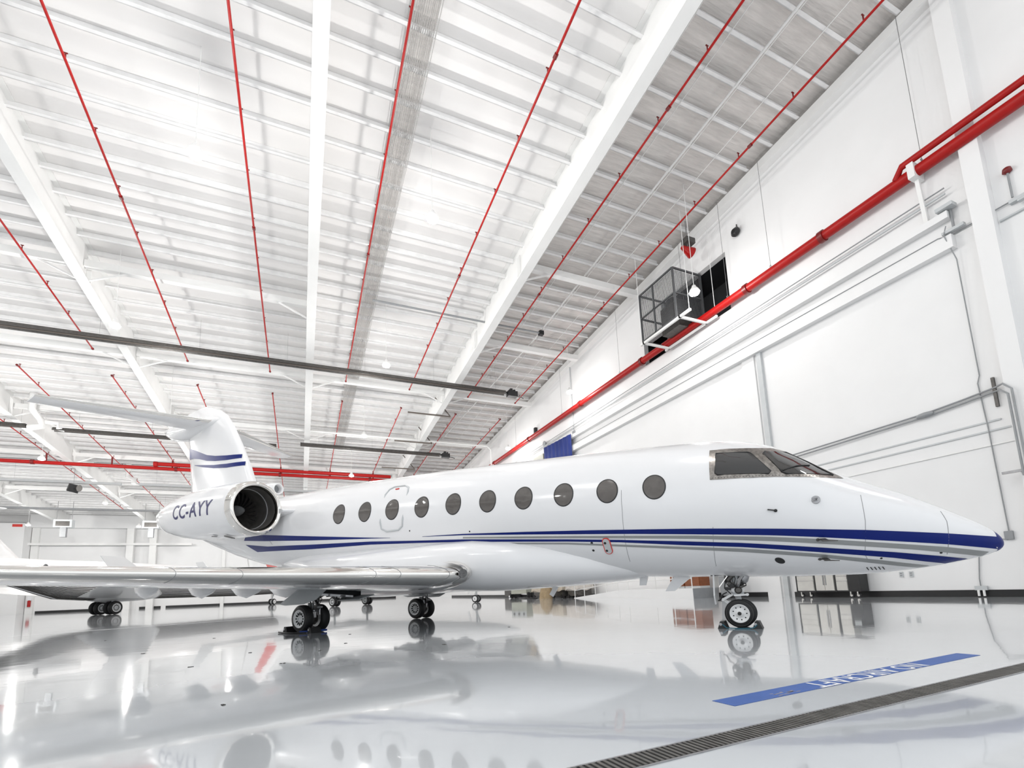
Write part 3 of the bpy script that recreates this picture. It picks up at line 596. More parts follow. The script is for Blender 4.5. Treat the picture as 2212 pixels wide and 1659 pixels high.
for sd in (-1, 1):
    L = []
    for k in range(30):
        y = -1.0 - 12.9 * k / 29; le, z, c, th = wsec(y); L.append([(a, b * -sd, d) for a, b, d in airfoil((le, y, z), c, th)])
    wg = MB().loft(L).build('wing', WHITE, JET)
    # polished leading edge: front of the same section, a hair outside
    L = []
    for k in range(30):
        y = -1.35 - 12.5 * k / 29; le, z, c, th = wsec(y); sec = airfoil((le + .006, y, z), c, th)
        n_ = len(sec); idx = list(range(n_ - 5, n_)) + list(range(0, 6))
        row = []
        for i in idx:
            a, b, d = sec[i]; row.append((a, b * -sd, z + (d - z) * 1.012))
        L.append(row)
    MB().loft(L, caps=False, closed=False).build('leading_edge', CHROME, wg)
    for yy in (-3.45, -3.95, -6.3, -7.3, -2.4):
        le, z, c, th = wsec(yy); sec = airfoil((le + .012, yy, z), c, th); n_ = len(sec); idx = list(range(n_ - 5, n_)) + list(range(0, 6))
        MB().tube([(sec[i][0], yy * -sd, z + (sec[i][2] - z) * 1.02) for i in idx], .006, 4).build('slat_joint', GREY, wg)
    for yy, ln in ((-3.1, 1.7), (-4.2, 1.6), (-5.3, 1.5), (-6.5, 1.4)):
        le, z, c, th = wsec(yy); te = le - c
        q = [[(te + 1.1 - ln * t, (yy) * -sd + w_ * K(a), z - .05 - .02 * c + (h_ * S(a) if S(a) > 0 else h_ * 2.2 * S(a))) for a in [2 * PI * j / 12 for j in range(12)]] for t, w_, h_ in ((0, .02, .02), (.2, .12, .08), (.5, .16, .13), (.8, .10, .09), (1, .01, .01))]
        MB().loft(q).build('flap_track_fairing', WHITE, wg)
    le, z, c, th = wsec(-13.9)
    L = []
    for dy, dz, cc, dx in ((0, 0, 1.8, 0), (.15, .08, 1.5, -.3), (.35, .45, 1.1, -.75), (.5, 1.1, .8, -1.25), (.6, 1.7, .5, -1.7)):
        sec = airfoil((le + dx, 0, 0), cc, .08, 10)
        L.append([(a, (-13.9 - dy + -(d) * min(1, dz)) * -sd, z + dz + d * (1 - min(1, dz))) for a, b, d in sec])
    MB().loft(L).build('winglet', WHITE, wg)
    MB().cyl((le - .1, -13.8 * -sd, z), (le - .02, -13.8 * -sd, z), .03, n=8).build('navigation_light', TEAL if sd < 0 else SIGNR, wg)
# landing light at the starboard root
disc_c = Vector((-5.85, -2.15, 1.47))
for sd in (-1, 1):
    rr_ = MB().ring((-5.99, sd * 2.14, 1.46), (1, sd * .6, .0), .12, 20, .105)
    MB().loft([rr_, [Vector(p) + Vector((.03, sd * .018, 0)) for p in rr_]]).build('landing_light', mat('landing_light_glass', (.09, .09, .09), .15, metal=.6, var=.4, scale=30), JET)
# polished wing root collar
for sd in (-1, 1):
    L = []
    for k in range(12):
        t = k / 11; y = 1.35 + .75 * t; x0 = lerp([(1.3, -6.65), (1.5, -6.25), (1.7, -6.02), (1.95, -5.90), (2.2, -5.99)], y)[0]; L.append([(x0 - .75 * (1 - K(a)) , sd * y, 1.50 + (.42 - .15 * t) * S(a)) for a in [-PI / 2 + PI * j / 12 for j in range(13)]])
    MB().loft(L, caps=False, closed=False).build('wing_root_collar', CHROME, JET)
# engines
def nacelle(sd):
    y0 = sd * 2.6
    def ax(t): return Vector((-14.52 - t, y0 - sd * 0 * t, 4.16 + .048 * t))
    prof = [(0.0, .86), (.04, .90), (.15, .935), (.6, .98), (1.4, 1.0), (2.6, 1.0), (3.8, .96), (5.0, .85), (5.9, .70), (6.5, .55)]
    L = [MB().ring(ax(t), (1, 0, -.048), r, 48) for t, r in prof]
    inner = [(6.5, .50), (5.8, .46)]
    n_ = MB().loft(L + [MB().ring(ax(t), (1, 0, -.048), r, 48) for t, r in inner], caps=False).build('engine_nacelle', WHITE, JET)
    lip = [(.34, .965), (.15, .952), (.05, .915), (0, .87), (.0, .84), (.04, .79), (.12, .76), (.2, .75)]
    MB().loft([MB().ring(ax(t) , (1, 0, -.048), r + .004, 64) for t, r in lip], caps=False).build('intake_lip', CHROME, n_)
    MB().loft([MB().ring(ax(t), (1, 0, -.048), r, 64) for t, r in ((.2, .75), (.6, .73), (1.3, .74), (1.6, .74))], caps=False).build('intake_duct', mat('intake_liner', (.20, .19, .18), .4, metal=.6, var=.15), n_)
    MB().loft([MB().ring(ax(t), (1, 0, -.048), r, 64) for t, r in ((.62, .735), (.62, .715), (.68, .715), (.68, .735))], caps=False).build('duct_joint', LINE, n_)
    fan = MB()
    for k in range(24):
        a = 2 * PI * k / 24; row = []
        for q in range(6):
            r = .2 + .53 * q / 5; tw = .35 + .75 * q / 5; an = a + .05 * q
            c = ax(1.35); w_ = .05 + .03 * q / 5
            dirr = Vector((0, K(an), S(an))); tan = Vector((0, -S(an), K(an)))
            row.append([c + dirr * r + (tan * S(tw) + Vector((1, 0, 0)) * K(tw)) * w_, c + dirr * r - (tan * S(tw) + Vector((1, 0, 0)) * K(tw)) * w_])
        fan.loft(row, caps=False, closed=False)
    fan.build('fan_blades', DARKM, n_)
    MB().loft([MB().ring(ax(1.5), (1, 0, 0), .74, 48)] + [MB().ring(ax(1.52), (1, 0, 0), .02, 48)], caps=False).build('fan_backing', BLACK, n_)
    MB().lathe([(0, .02), (.1, .07), (.3, .15), (.5, .2)], ax(.85), (-1, 0, .048), 24).build('spinner', GREY, n_)
    MB().lathe([(0, .26), (.4, .22), (.7, .1)], ax(6.2), (-1, 0, .048), 24, caps=True).build('exhaust_cone', DARKM, n_)
    MB().loft([MB().ring(ax(5.9), (1, 0, 0), .46, 32), MB().ring(ax(5.91), (1, 0, 0), .02, 32)], caps=False).build('exhaust_core', DARK, n_)
    # lower intake scoop and slots
    c = ax(1.2); MB().loft([MB().ring(c + Vector((.0, sd * .30, -.985)), (0, sd * .35, -1), .19, 16, .08), MB().ring(c + Vector((.0, sd * .30, -1.0)), (0, sd * .35, -1), .19, 16, .08)]).build('oil_cooler_vent', DARKM, n_)
    c = ax(2.0); MB().bar(c + Vector((-.1, sd * .45, -.93)), c + Vector((.12, sd * .40, -.955)), .05, .02).build('drain_slot', BLACK, n_)
    # pylon
    L = []
    for y, lx, ch, z in ((1.2, -13.9, 5.6, 4.15), (1.8, -14.3, 5.2, 4.15)):
        L.append([(a, sd * y, d) for a, b, d in airfoil((lx, 0, z), ch, .06, 12)])
    MB().loft(L).build('engine_pylon', WHITE, JET)
    return n_
nac = {sd: nacelle(sd) for sd in (-1, 1)}
# registration on the nacelles
def letters(text, size, name, m, fn, parent, step=.05, ital=0.0, mirror=False, squash=1.0, space=1.0):
    cu = bpy.data.curves.new('t', 'FONT'); cu.body = text; cu.size = size; cu.align_x = 'CENTER'; cu.align_y = 'CENTER'; cu.space_character = space; cu.resolution_u = 4; cu.offset = .012 * size; cu.shear = ital
    to = bpy.data.objects.new('t', cu); COL.objects.link(to); bpy.context.view_layer.update()
    me = bpy.data.meshes.new_from_object(to.evaluated_get(bpy.context.evaluated_depsgraph_get()))
    bpy.data.objects.remove(to); bm = bmesh.new(); bm.from_mesh(me)
    ext = max(abs(v.co.y) for v in bm.verts) if bm.verts else 1
    k = -ext
    while k < ext:
        bmesh.ops.bisect_plane(bm, geom=bm.verts[:] + bm.edges[:] + bm.faces[:], plane_co=(0, k, 0), plane_no=(0, 1, 0)); k += step
    for v in bm.verts: v.co = Vector(fn(v.co.x * squash, v.co.y))
    bm.to_mesh(me); bm.free(); me.name = name; me.materials.clear(); me.materials.append(m)
    o = bpy.data.objects.new(name, me); COL.objects.link(o); o.parent = parent; return o
NP = [(0, .93), (.6, .98), (1.4, 1.0), (2.6, 1.0), (3.8, .96), (5.0, .85), (5.9, .70)]
def nac_pt(sd):
    def fn(x, y):   # x along the text, y up
        s = -17.2 + x * (-sd); t = -14.52 - s; r = lerp(NP, t)[0] + .006; th = y / r - .02
        return (s, sd * (2.6 + r * K(th)), 4.16 + .048 * t + r * S(th) )
    return fn
letters('CC-AYY', .76, 'registration_lettering', NAVY, nac_pt(-1), nac[-1], ital=.15, space=1.12)
letters('CC-AYY', .76, 'registration_lettering', NAVY, nac_pt(1), nac[1], ital=.15, space=1.12)
# dorsal inlet and fin
MB().lathe([(.35, .15), (.1, .17), (0, .20), (.0, .235), (.1, .26), (.6, .28), (2.2, .26), (3.2, .1)], (-17.5, 0, 5.70), (-1, 0, .10), 28).build('dorsal_air_inlet', WHITE, JET)
MB().lathe([(.25, .19), (.26, .01)], (-17.5, 0, 5.70), (-1, 0, .10), 28).build('inlet_throat', GREY, JET)
def fsec(z, le, te, th): return [(a, d_, z) for a, d_ in [(le - t * (le - te), s_ * th * (le - te) * math.sqrt(max(0, t * (1 - t))) * (1.25 - t * .5)) for s_, ts in ((1, [i / 14 for i in range(15)]), (-1, [1 - i / 14 for i in range(1, 14)])) for t in ts]]
FIN = [(5.0, -17.6, -26.3, .07), (6.2, -19.2, -25.3, .085), (7.05, -19.65, -25.35, .09), (8.3, -20.48, -25.6, .09), (9.4, -21.3, -25.85, .09), (10.1, -21.95, -26.0, .09), (10.5, -22.6, -26.3, .08), (10.9, -23.5, -26.4, .05), (11.1, -24.3, -26.2, .02)]
fin = MB().loft([fsec(*q) for q in FIN]).build('vertical_tail', WHITE, JET)
MB().loft([MB().ring((s, 0, z), (1, 0, 0), r, 24) for s, z, r in ((-22.0, 9.95, .04), (-23, 10.0, .28), (-24.5, 10.05, .42), (-26.2, 10.12, .52), (-27.5, 10.3, .40), (-28.3, 10.5, .22), (-28.5, 10.55, .04))]).build('tail_bullet', WHITE, JET)
def finstripe(pts_t, pts_b, m, nm):
    for sd in (-1, 1):
        L = []
        for i in range(25):
            x = pts_t[0][0] + (pts_t[-1][0] - pts_t[0][0]) * i / 24; row = []
            for q in range(5):
                zt, zb = lerp(pts_t, x)[0], lerp(pts_b, x)[0]; z = zt + (zb - zt) * q / 4
                le, te, th = lerp([(a, b, c, d) for a, b, c, d in FIN], z); t = min(1, max(0, (le - x) / (le - te)))
                row.append((x, sd * (th * (le - te) * math.sqrt(max(0, t * (1 - t))) * (1.25 - t * .5) + .006), z))
            L.append(row)
        MB().loft(L, caps=False, closed=False).build(nm, m, fin)
finstripe([(-25.6, 9.08), (-25.0, 8.88), (-24.2, 8.58), (-23.4, 8.28), (-22.5, 8.06), (-21.5, 7.90), (-20.3, 7.76)], [(-25.6, 8.46), (-25.0, 8.40), (-24.2, 8.22), (-23.4, 7.98), (-22.5, 7.80), (-21.5, 7.66), (-20.15, 7.56)], BLUE, 'fin_blue_stripe')
finstripe([(-24.8, 8.02), (-23.8, 7.84), (-22.6, 7.62), (-21.4, 7.47), (-20.0, 7.36)], [(-24.8, 7.99), (-23.8, 7.72), (-22.6, 7.45), (-21.4, 7.27), (-19.9, 7.16)], BLUE, 'fin_thin_blue_stripe')
for sd in (-1, 1):
    L = []
    for k in range(8):
        t = k / 7; L.append([(a, sd * (.1 + 6.0 * t), d) for a, b, d in airfoil((-22.9 - 3.0 * t, 0, 10.0 + .15 * t), 2.2 - 1.0 * t, .08, 12)])
    st = MB().loft(L).build('horizontal_stabilizer', WHITE, JET)
    L = []
    for k in range(8):
        t = k / 7; sec = airfoil((-22.88 - 3.0 * t, 0, 10.0 + .15 * t), 2.2 - 1.0 * t, .085, 12); n_ = len(sec); L.append([(sec[i][0], sd * (.1 + 6.0 * t), sec[i][2]) for i in (n_ - 3, n_ - 2, n_ - 1, 0, 1, 2, 3)])
    MB().loft(L, caps=False, closed=False).build('stabilizer_leading_edge', CHROME, st)
MB().cyl((-20.5, 0, 5.5), (-20.8, -.02, 5.8), .02, n=6).build('tail_antenna', BLACK, JET)

# landing gear
def wheel(parent, c, R, W, hub, slots, outer, name='wheel', boltmode=False):
    x, y, z = c; ax = (0, outer, 0)
    prof = [(-W / 2 + .0, R * .65), (-W / 2, R * .80), (-W / 2 + .03, R * .93), (-W * .28, R * .985), (0, R), (W * .28, R * .985), (W / 2 - .03, R * .93), (W / 2, R * .80), (W / 2, R * .65)]
    t = MB().lathe(prof, c, ax, 40).build(name, RUB, parent)
    f = W / 2 - .01
    h = MB().lathe([(-f, R * .66), (f, R * .66), (f + .012, R * .645), (f + .012, R * .60), (f - .03, R * .52), (f - .05, R * .20), (f + .02, R * .17), (f + .03, R * .10), (f + .03, .001)], c, ax, 40)
    h.lathe([(-f, R * .63), (-f + .03, R * .5), (-f + .03, .001)], c, ax, 32); hb = h.build('rim', RIM, t)
    for g in (.45,):
        MB().lathe([(W * .28, R * .988), (W * .30, R * .988)], c, ax, 32).build('tread_groove', BLACK, t)
    MB().lathe([(0, R * .84), (.004, R * .845), (.004, R * .86), (0, R * .865)], Vector((x, y + outer * (W / 2 - .006), z)), ax, 40).build('sidewall_rib', DARKM, t)
    sl = MB()
    for k in range(slots):
        a = 2 * PI * k / slots
        if boltmode:
            p = Vector((x + K(a) * R * .44, y + outer * (f - .036), z + S(a) * R * .44)); sl.cyl(p, p + Vector((0, outer * .006, 0)), R * .045, n=10)
        else:
            d = Vector((K(a), 0, S(a))); p0 = Vector((x, y + outer * (f - .046), z)) + d * R * .27; p1 = Vector((x, y + outer * (f - .028), z)) + d * R * .49
            tn_ = Vector((-S(a), 0, K(a))); u_ = (p1 - p0)
            ringp = []
            for q in range(12):
                b = 2 * PI * q / 12; ringp.append(p0 + u_ * (.5 + .5 * K(b)) + tn_ * R * .06 * S(b))
            sl.prism(ringp, (0, outer * .012, 0))
    sl.build('rim_openings', DARK, hb)
    cp = Vector((x, y + outer * (f + .03), z)); MB().cyl(cp, cp + Vector((0, outer * .02, 0)), R * .11, R * .09, 16).build('hub_cap', BLACK if boltmode else LGREY, hb)
    if boltmode:
        MB().lathe([(0, R * .135), (.012, R * .13), (.012, R * .10)], Vector((x, y + outer * (f + .02), z)), ax, 24).build('hub_ring', DARKM, hb)
    return t
def main_gear(sd, s0):
    g = bpy.data.objects.new('main_landing_gear', None); COL.objects.link(g); g.parent = JET; R, W = .40, .27
    wheel(g, (s0, sd * 3.05, R), R, W, 0, 12, sd); wheel(g, (s0, sd * 2.50, R), R, W, 0, 12, -sd)
    MB().cyl((s0, sd * 2.78, R), (s0, sd * 2.78, 1.45), .085, .11, 16).cyl((s0 - .05, sd * 2.45, R), (s0 - .05, sd * 3.1, R), .06, n=12).build('strut', LGREY, g)
    MB().cyl((s0, sd * 2.78, .55), (s0, sd * 2.78, .85), .06, n=12).lathe([(0, .12), (.06, .13), (.10, .12)], (s0, sd * 2.78, .84), (0, 0, 1), 14, caps=True).build('shock_piston', CHROME, g)
    MB().bar((s0 + .06, sd * 2.78, .5), (s0 + .38, sd * 2.78, .72), .10, .05).bar((s0 + .38, sd * 2.78, .72), (s0 + .08, sd * 2.78, 1.0), .10, .05).cyl((s0 + .38, sd * 2.68, .72), (s0 + .38, sd * 2.88, .72), .04, n=10).build('torque_link', DULL, g)
    MB().bar((s0, sd * 2.75, 1.15), (s0 + .9, sd * 1.9, 1.35), .07, .07).bar((s0, sd * 2.7, .95), (s0 - .2, sd * 1.7, 1.25), .07, .07).build('side_brace', DARKM, g)
    b = MB().lathe([(-.08, .20), (.08, .20), (.08, .12)], (s0 + .02, sd * 2.78, R), (0, 1, 0), 20)
    for k in range(6):
        a = PI * k / 6 - .3; b.box((s0 + .17 * K(a), sd * 2.78, R + .17 * S(a)), (.07, .2, .07))
    b.build('brake_unit', DARKM, g)
    MB().tube([(s0 + .1, sd * 2.72, 1.2), (s0 + .2, sd * 2.66, .9), (s0 + .16, sd * 2.7, .6), (s0 + .1, sd * 2.74, .45)], .014, 6).tube([(s0 - .06, sd * 2.85, 1.2), (s0 + .12, sd * 2.88, .8), (s0 + .1, sd * 2.82, .5)], .012, 6).build('brake_hose', BLACK, g)
    MB().lathe([(0, .13), (.25, .15), (.5, .17), (.62, .12)], (s0, sd * 2.78, .9), (0, 0, 1), 16, caps=True).bar((s0 + .05, sd * 2.62, .95), (s0 + .35, sd * 2.2, 1.35), .12, .10).bar((s0 - .05, sd * 2.9, .9), (s0 - .35, sd * 2.95, 1.35), .09, .09).cyl((s0 - .1, sd * 2.6, .98), (s0 - .1, sd * 2.98, .98), .05, n=12).build('trunnion', DARKM, g)
    MB().lathe([(0, .055), (.16, .055), (.18, .03)], (s0 + .20, sd * 2.70, .62), (0, sd * 1, 0), 14, caps=True).cyl((s0 + .24, sd * 2.66, .50), (s0 + .24, sd * 2.66, .72), .035, n=10).box((s0 + .20, sd * 2.84, .50), (.10, .12, .16)).box((s0 + .14, sd * 2.72, .34), (.07, .10, .14)).build('brake_caliper', DULL, g)
    MB().tube([(s0 + .12, sd * 2.66, 1.1), (s0 + .26, sd * 2.6, .95), (s0 + .22, sd * 2.68, .75), (s0 + .28, sd * 2.72, .62)], .012, 6).tube([(s0 + .1, sd * 2.9, 1.15), (s0 + .2, sd * 2.93, .9), (s0 + .17, sd * 2.88, .6), (s0 + .2, sd * 2.84, .5)], .014, 6).build('hydraulic_hose', BLACK, g)
    MB().prism([(s0 + 1.0, sd * 3.05, 1.36), (s0 + .35, sd * 3.1, 1.40), (s0 + .1, sd * 3.2, 1.30), (s0 - .55, sd * 3.42, .84), (s0 - .3, sd * 3.40, .80), (s0 + .45, sd * 3.35, .82), (s0 + .85, sd * 3.22, .94), (s0 + 1.1, sd * 3.08, 1.2)], (.0, sd * .03, .0)).build('gear_door', LGREY, g)
    MB().prism([(s0 + .75, sd * 1.55, 1.0), (s0 + .35, sd * 2.95, 1.16), (s0 - .45, sd * 2.95, 1.16), (s0 - .3, sd * 1.55, .98)], (0, 0, .14)).build('wheel_bay', DARK, g)
    MB().bar((s0 + .55, sd * 1.7, 1.0), (s0 + .1, sd * 2.7, 1.1), .10, .08).box((s0 + .4, sd * 2.0, 1.0), (.2, .15, .08)).box((s0 + .25, sd * 2.3, 1.04), (.12, .2, .08)).build('retract_actuator', DULL, g)
    MB().prism([(s0 - .1, sd * 1.5, 1.0), (s0 + 1.3, sd * 1.5, 1.0), (s0 + 1.1, sd * 1.9, .88), (s0 + .1, sd * 1.9, .86)], (0, 0, .03)).build('inner_gear_door', LGREY, g)
main_gear(-1, -11.2); main_gear(1, -11.9)
g = bpy.data.objects.new('nose_landing_gear', None); COL.objects.link(g); g.parent = JET
R, W = .305, .17
wheel(g, (.03, -.19, R), R, W, 0, 9, -1, boltmode=True); wheel(g, (.03, .19, R), R, W, 0, 9, 1, boltmode=True)
MB().cyl((.03, -.2, R), (.03, .2, R), .045, n=12).cyl((.03, 0, R), (.0, 0, .72), .06, n=16).lathe([(0, .10), (.05, .13), (.12, .13), (.16, .10)], (.0, 0, .68), (0, 0, 1), 18, caps=True).cyl((.0, 0, .8), (-.02, 0, 1.25), .085, n=16).build('strut', LGREY, g)
MB().bar((-.05, -.06, .74), (-.30, -.06, .60), .04, .05).bar((-.05, .06, .74), (-.30, .06, .60), .04, .05).bar((-.30, 0, .60), (-.06, 0, .42), .09, .05).cyl((-.30, -.09, .60), (-.30, .09, .60), .035, n=10).build('torque_link', RIM, g)
MB().bar((.0, 0, .92), (.26, 0, 1.22), .10, .08).bar((.05, -.08, 1.0), (.22, -.10, 1.2), .05, .05).cyl((.26, -.16, 1.18), (.26, .16, 1.18), .035, n=10).build('drag_brace', DULL, g)
MB().box((-.10, -.02, .92), (.14, .2, .12)).cyl((-.16, -.12, 1.02), (-.05, -.12, 1.14), .05, n=10).cyl((.07, -.13, .86), (.16, -.13, .90), .03, n=8).box((-.18, 0, 1.06), (.1, .16, .14)).lathe([(0, .07), (.06, .08), (.08, .05)], (.04, -.10, .80), (0, -1, 0), 12, caps=True).build('steering_actuator', DARKM, g)
MB().tube([(-.1, -.09, 1.2), (-.2, -.12, 1.05), (-.24, -.1, .85), (-.12, -.1, .72)], .014, 6).tube([(.1, -.1, 1.2), (.12, -.14, 1.0), (.06, -.12, .85)], .012, 6).tube([(-.05, -.11, 1.15), (-.13, -.15, 1.0), (-.02, -.14, .9), (.05, -.12, .75)], .01, 6).build('hydraulic_hose', BLACK, g)
MB().bar((-.02, -.07, .86), (.20, -.16, 1.18), .045, .05).bar((.02, .07, .86), (.20, .16, 1.18), .045, .05).lathe([(0, .10), (.06, .12), (.26, .10), (.30, .06)], (.10, 0, .98), (.45, 0, .9), 14, caps=True).bar((.22, -.18, 1.17), (.34, -.19, 1.19), .05, .03).build('trunnion_fork', DULL, g)
MB().lathe([(0, .13), (.03, .15), (.07, .15), (.1, .12)], (.0, 0, .76), (0, 0, 1), 20, caps=True).bar((-.06, -.13, .69), (.20, -.10, .70), .05, .04).cyl((.20, -.13, .70), (.20, -.05, .70), .03, n=10).build('steering_collar', RIM, g)
MB().box((-.17, -.06, .84), (.12, .10, .07)).box((-.13, -.08, .98), (.06, .06, .16)).cyl((-.22, -.02, .98), (-.12, -.02, 1.16), .035, n=10).cyl((.10, -.14, .93), (.15, -.16, .93), .03, n=8).cyl((-.08, -.12, .9), (-.08, -.17, .9), .05, n=12).build('valve_block', BLACK, g)
MB().tube([(.15, -.13, .88), (.20, -.15, .90), (.20, -.15, .94), (.12, -.13, .95)], .013, 6).tube([(-.2, -.1, .76), (-.28, -.12, .72), (-.34, -.1, .60), (-.40, -.08, .58)], .015, 6).tube([(-.15, -.12, 1.1), (-.19, -.15, .95), (-.13, -.14, .88), (-.05, -.14, .86)], .009, 6).tube([(-.02, -.12, 1.18), (.0, -.15, 1.05), (-.04, -.14, .9)], .009, 6).build('wiring_loom', BLACK, g)
MB().bar((-.34, -.15, .88), (-.14, -.12, 1.14), .018, .018).build('door_rod', CHROME, g)
MB().lathe([(0, .05), (.05, .075), (.06, .07)], (.10, -.02, 1.02), (1, 0, 0), 14, caps=True).build('taxi_light', LGREY, g)
MB().prism([(-.42, -.34, 1.18), (-.42, .30, 1.18), (-.46, .26, .58), (-.46, -.16, .50), (-.45, -.30, .7)], (.03, 0, 0)).build('gear_door', WHITE, g)
MB().bx(-.48, .55, -.26, .26, 1.13, 1.2).build('wheel_bay', DARK, g)
for sd in (-1, 1): MB().prism([(.45, sd * .28, 1.2), (1.7, sd * .28, 1.16), (1.75, sd * .30, 1.12), (.40, sd * .30, 1.14)], (0, sd * .02, 0)).build('forward_gear_door', WHITE, g)

def J2W(p): return Matrix.Translation((8.8924, 7.7202, 0)) @ Matrix.Rotation(-.9716, 4, 'Z') @ Vector(p)
# chocks
def chock(x, y, lab, ln=.16, h=.155, rope=None, grp=None):
    q = J2W((x, y, 0)); t = thing('wheel_chock', lab, 'chock', tuple(q), -.9716, grp)
    MB().prism([(-h * .6, -.17, 0), (h * .6, -.17, 0), (h * .25, -.17, h), (-h * .25, -.17, h)], (0, .34, 0)).build('block', BLACK, t, bevel=.01)
    MB().cyl((-.03, -.18, h * .6), (-.03, -.165, h * .6), .03, n=10).build('end_bolt', DULL, t)
    return t
chock(.36, -.30, 'black rubber chock in front of the nose wheel'); chock(-.31, -.30, 'black rubber chock behind the nose wheel')
def rope(pts, m, lab, r=.012, cat='rope', name='chock_rope'):
    return solid(name, MB().tube([J2W(p) for p in pts], r, 6), m, lab, cat)
rope([(-.3, -.49, .09), (-.22, -.50, .02), (0, -.52, .013), (.2, -.50, .013), (.3, -.49, .03), (.36, -.49, .09)], TEAL, 'teal rope joining the two nose wheel chocks')
chock(-11.72, -3.1, 'black rubber chock behind the near main wheels', h=.18); chock(-10.72, -3.0, 'black rubber chock ahead of the near main wheels', h=.16)
rope([(-11.9, -3.35, .03), (-11.5, -3.42, .02), (-11.1, -3.40, .02), (-10.8, -3.2, .02)], BLACK, 'black chain on floor beside the near main wheels', .025, 'chain', 'chock_chain')
rope([(-10.98, -3.3, .04), (-10.75, -3.0, .05), (-10.7, -2.6, .05)], STRAP, 'blue strap on floor by the near main wheels', .03, 'strap', 'chock_strap')

# ================================================================== OTHER AIRCRAFT behind
def other_jet(name, lab, nose, main, track, R_f, zc, length_f, length_a, wheelR, paint, accent, stripes, tail_h, span=.75, two=True, wingz=None, tandem=False):
    nose = Vector(nose); main = Vector(main); d = (nose - main); ang = math.atan2(d.y, d.x); B = d.length
    t = thing(name, lab, 'airplane', (main.x, main.y, 0), ang)
    T = [(-length_a, zc + R_f * .8, .12), (-length_a * .7, zc + R_f * .5, R_f * .5), (-length_a * .35, zc + .1, R_f * .93), (-length_a * .15, zc, R_f), (B * .75, zc, R_f), (B + length_f * .3, zc - R_f * .1, R_f * .8), (B + length_f * .7, zc - R_f * .3, R_f * .45), (B + length_f, zc - R_f * .45, .08)]
    L = []; x = T[0][0]
    while x <= T[-1][0] + 1e-6:
        z, r = lerp(T, x); L.append([(x, r * K(2 * PI * j / 32), z + r * S(2 * PI * j / 32)) for j in range(32)]); x += (T[-1][0] - T[0][0]) / 48
    f = MB().loft(L).build('fuselage', paint, t)
    wz = zc - R_f * .75 if wingz is None else wingz
    for sd in (-1, 1):
        L = []
        for k in range(8):
            q = k / 7; L.append([(a, sd * (R_f * .5 + B * span * q), c) for a, b, c in airfoil((B * .22 - B * .42 * q, 0, wz + B * .05 * q), B * .36 * (1 - .65 * q), .10, 12)])
        wg = MB().loft(L).build('wing', paint, t)
        tip = R_f * .5 + B * span; x0 = -B * .20; z0 = wz + B * .05; c0 = B * .126
        MB().prism([(x0, sd * tip, z0), (x0 - c0, sd * tip, z0), (x0 - c0 * 1.5, sd * (tip + .3), z0 + 1.7), (x0 - c0 * .9, sd * (tip + .3), z0 + 1.7)], (0, sd * .06, 0)).build('winglet', paint, wg)
        L = []
        for k in range(5):
            q = k / 4; L.append([(a, sd * (.1 + B * .27 * q), c) for a, b, c in airfoil((-length_a * .86 - 1.2 * q, 0, zc + tail_h), 2.1 * (1 - .45 * q), .09, 10)])
        stb = MB().loft(L).build('horizontal_stabilizer', paint, t)
        if accent:
            for g_ in (.25, .5):
                MB().bar((-length_a * .86 - 2.1 * g_, sd * .3, zc + tail_h - .09), (-length_a * .86 - 1.2 - 1.2 * g_, sd * (.1 + B * .26), zc + tail_h - .07), .12, .03).build('accent_stripe', accent, stb)
        # engine
        n_ = MB().lathe([(0, .42), (.05, .5), (.3, .56), (1.6, .56), (3.0, .42), (3.4, .34)], (-length_a * .30, sd * (R_f + .75), zc + R_f * .5), (-1, 0, 0), 24).build('engine_nacelle', paint, t)
        MB().lathe([(0.2, .42), (.21, .01)], (-length_a * .30, sd * (R_f + .75), zc + R_f * .5), (-1, 0, 0), 24).build('intake', DARKM, n_)
        y = sd * track / 2
        gz = bpy.data.objects.new('main_landing_gear', None); COL.objects.link(gz); gz.parent = t
        wheel(gz, (0, y + sd * wheelR * .45, wheelR), wheelR, wheelR * .6, 0, 12, sd); wheel(gz, (0, y - sd * wheelR * .45, wheelR), wheelR, wheelR * .6, 0, 12, -sd)
        MB().cyl((0, y, wheelR), (0, y, wz + .1), wheelR * .2, n=12).build('strut', LGREY, gz)
    fz = MB().loft([fsec(zc + R_f * .5, -length_a * .5, -length_a * .95, .07), fsec(zc + tail_h + .2, -length_a * .8, -length_a * .95 - 1.4, .06)]).build('vertical_tail', paint, t)
    if accent: MB().prism([(-length_a * .62, -.32, zc + R_f * .9), (-length_a * .72, -.32, zc + R_f * .9), (-length_a * .86, -.2, zc + tail_h * .8), (-length_a * .80, -.2, zc + tail_h * .8)], (0, .64, 0)).build('accent_panel', accent, fz)
    gz = bpy.data.objects.new('nose_landing_gear', None); COL.objects.link(gz); gz.parent = t; wr_ = wheelR * .68
    wheel(gz, (B, -wr_ * .6, wr_), wr_, wr_ * .5, 0, 9, -1, boltmode=True); wheel(gz, (B, wr_ * .6, wr_), wr_, wr_ * .5, 0, 9, 1, boltmode=True)
    MB().cyl((B, 0, wr_), (B, 0, zc - R_f * .9), .08, n=10).bar((B + .3, 0, zc - R_f * .95), (B - .1, 0, wr_ * 2.1), .1, .12).build('strut', LGREY, gz)
    MB().prism([(B - .5, -.3, zc - R_f * .9), (B - .3, -.3, zc - R_f * .9), (B - .6, -.3, wr_ * 2.2), (B - .75, -.3, wr_ * 2.4)], (0, .05, 0)).build('gear_door', paint, gz)
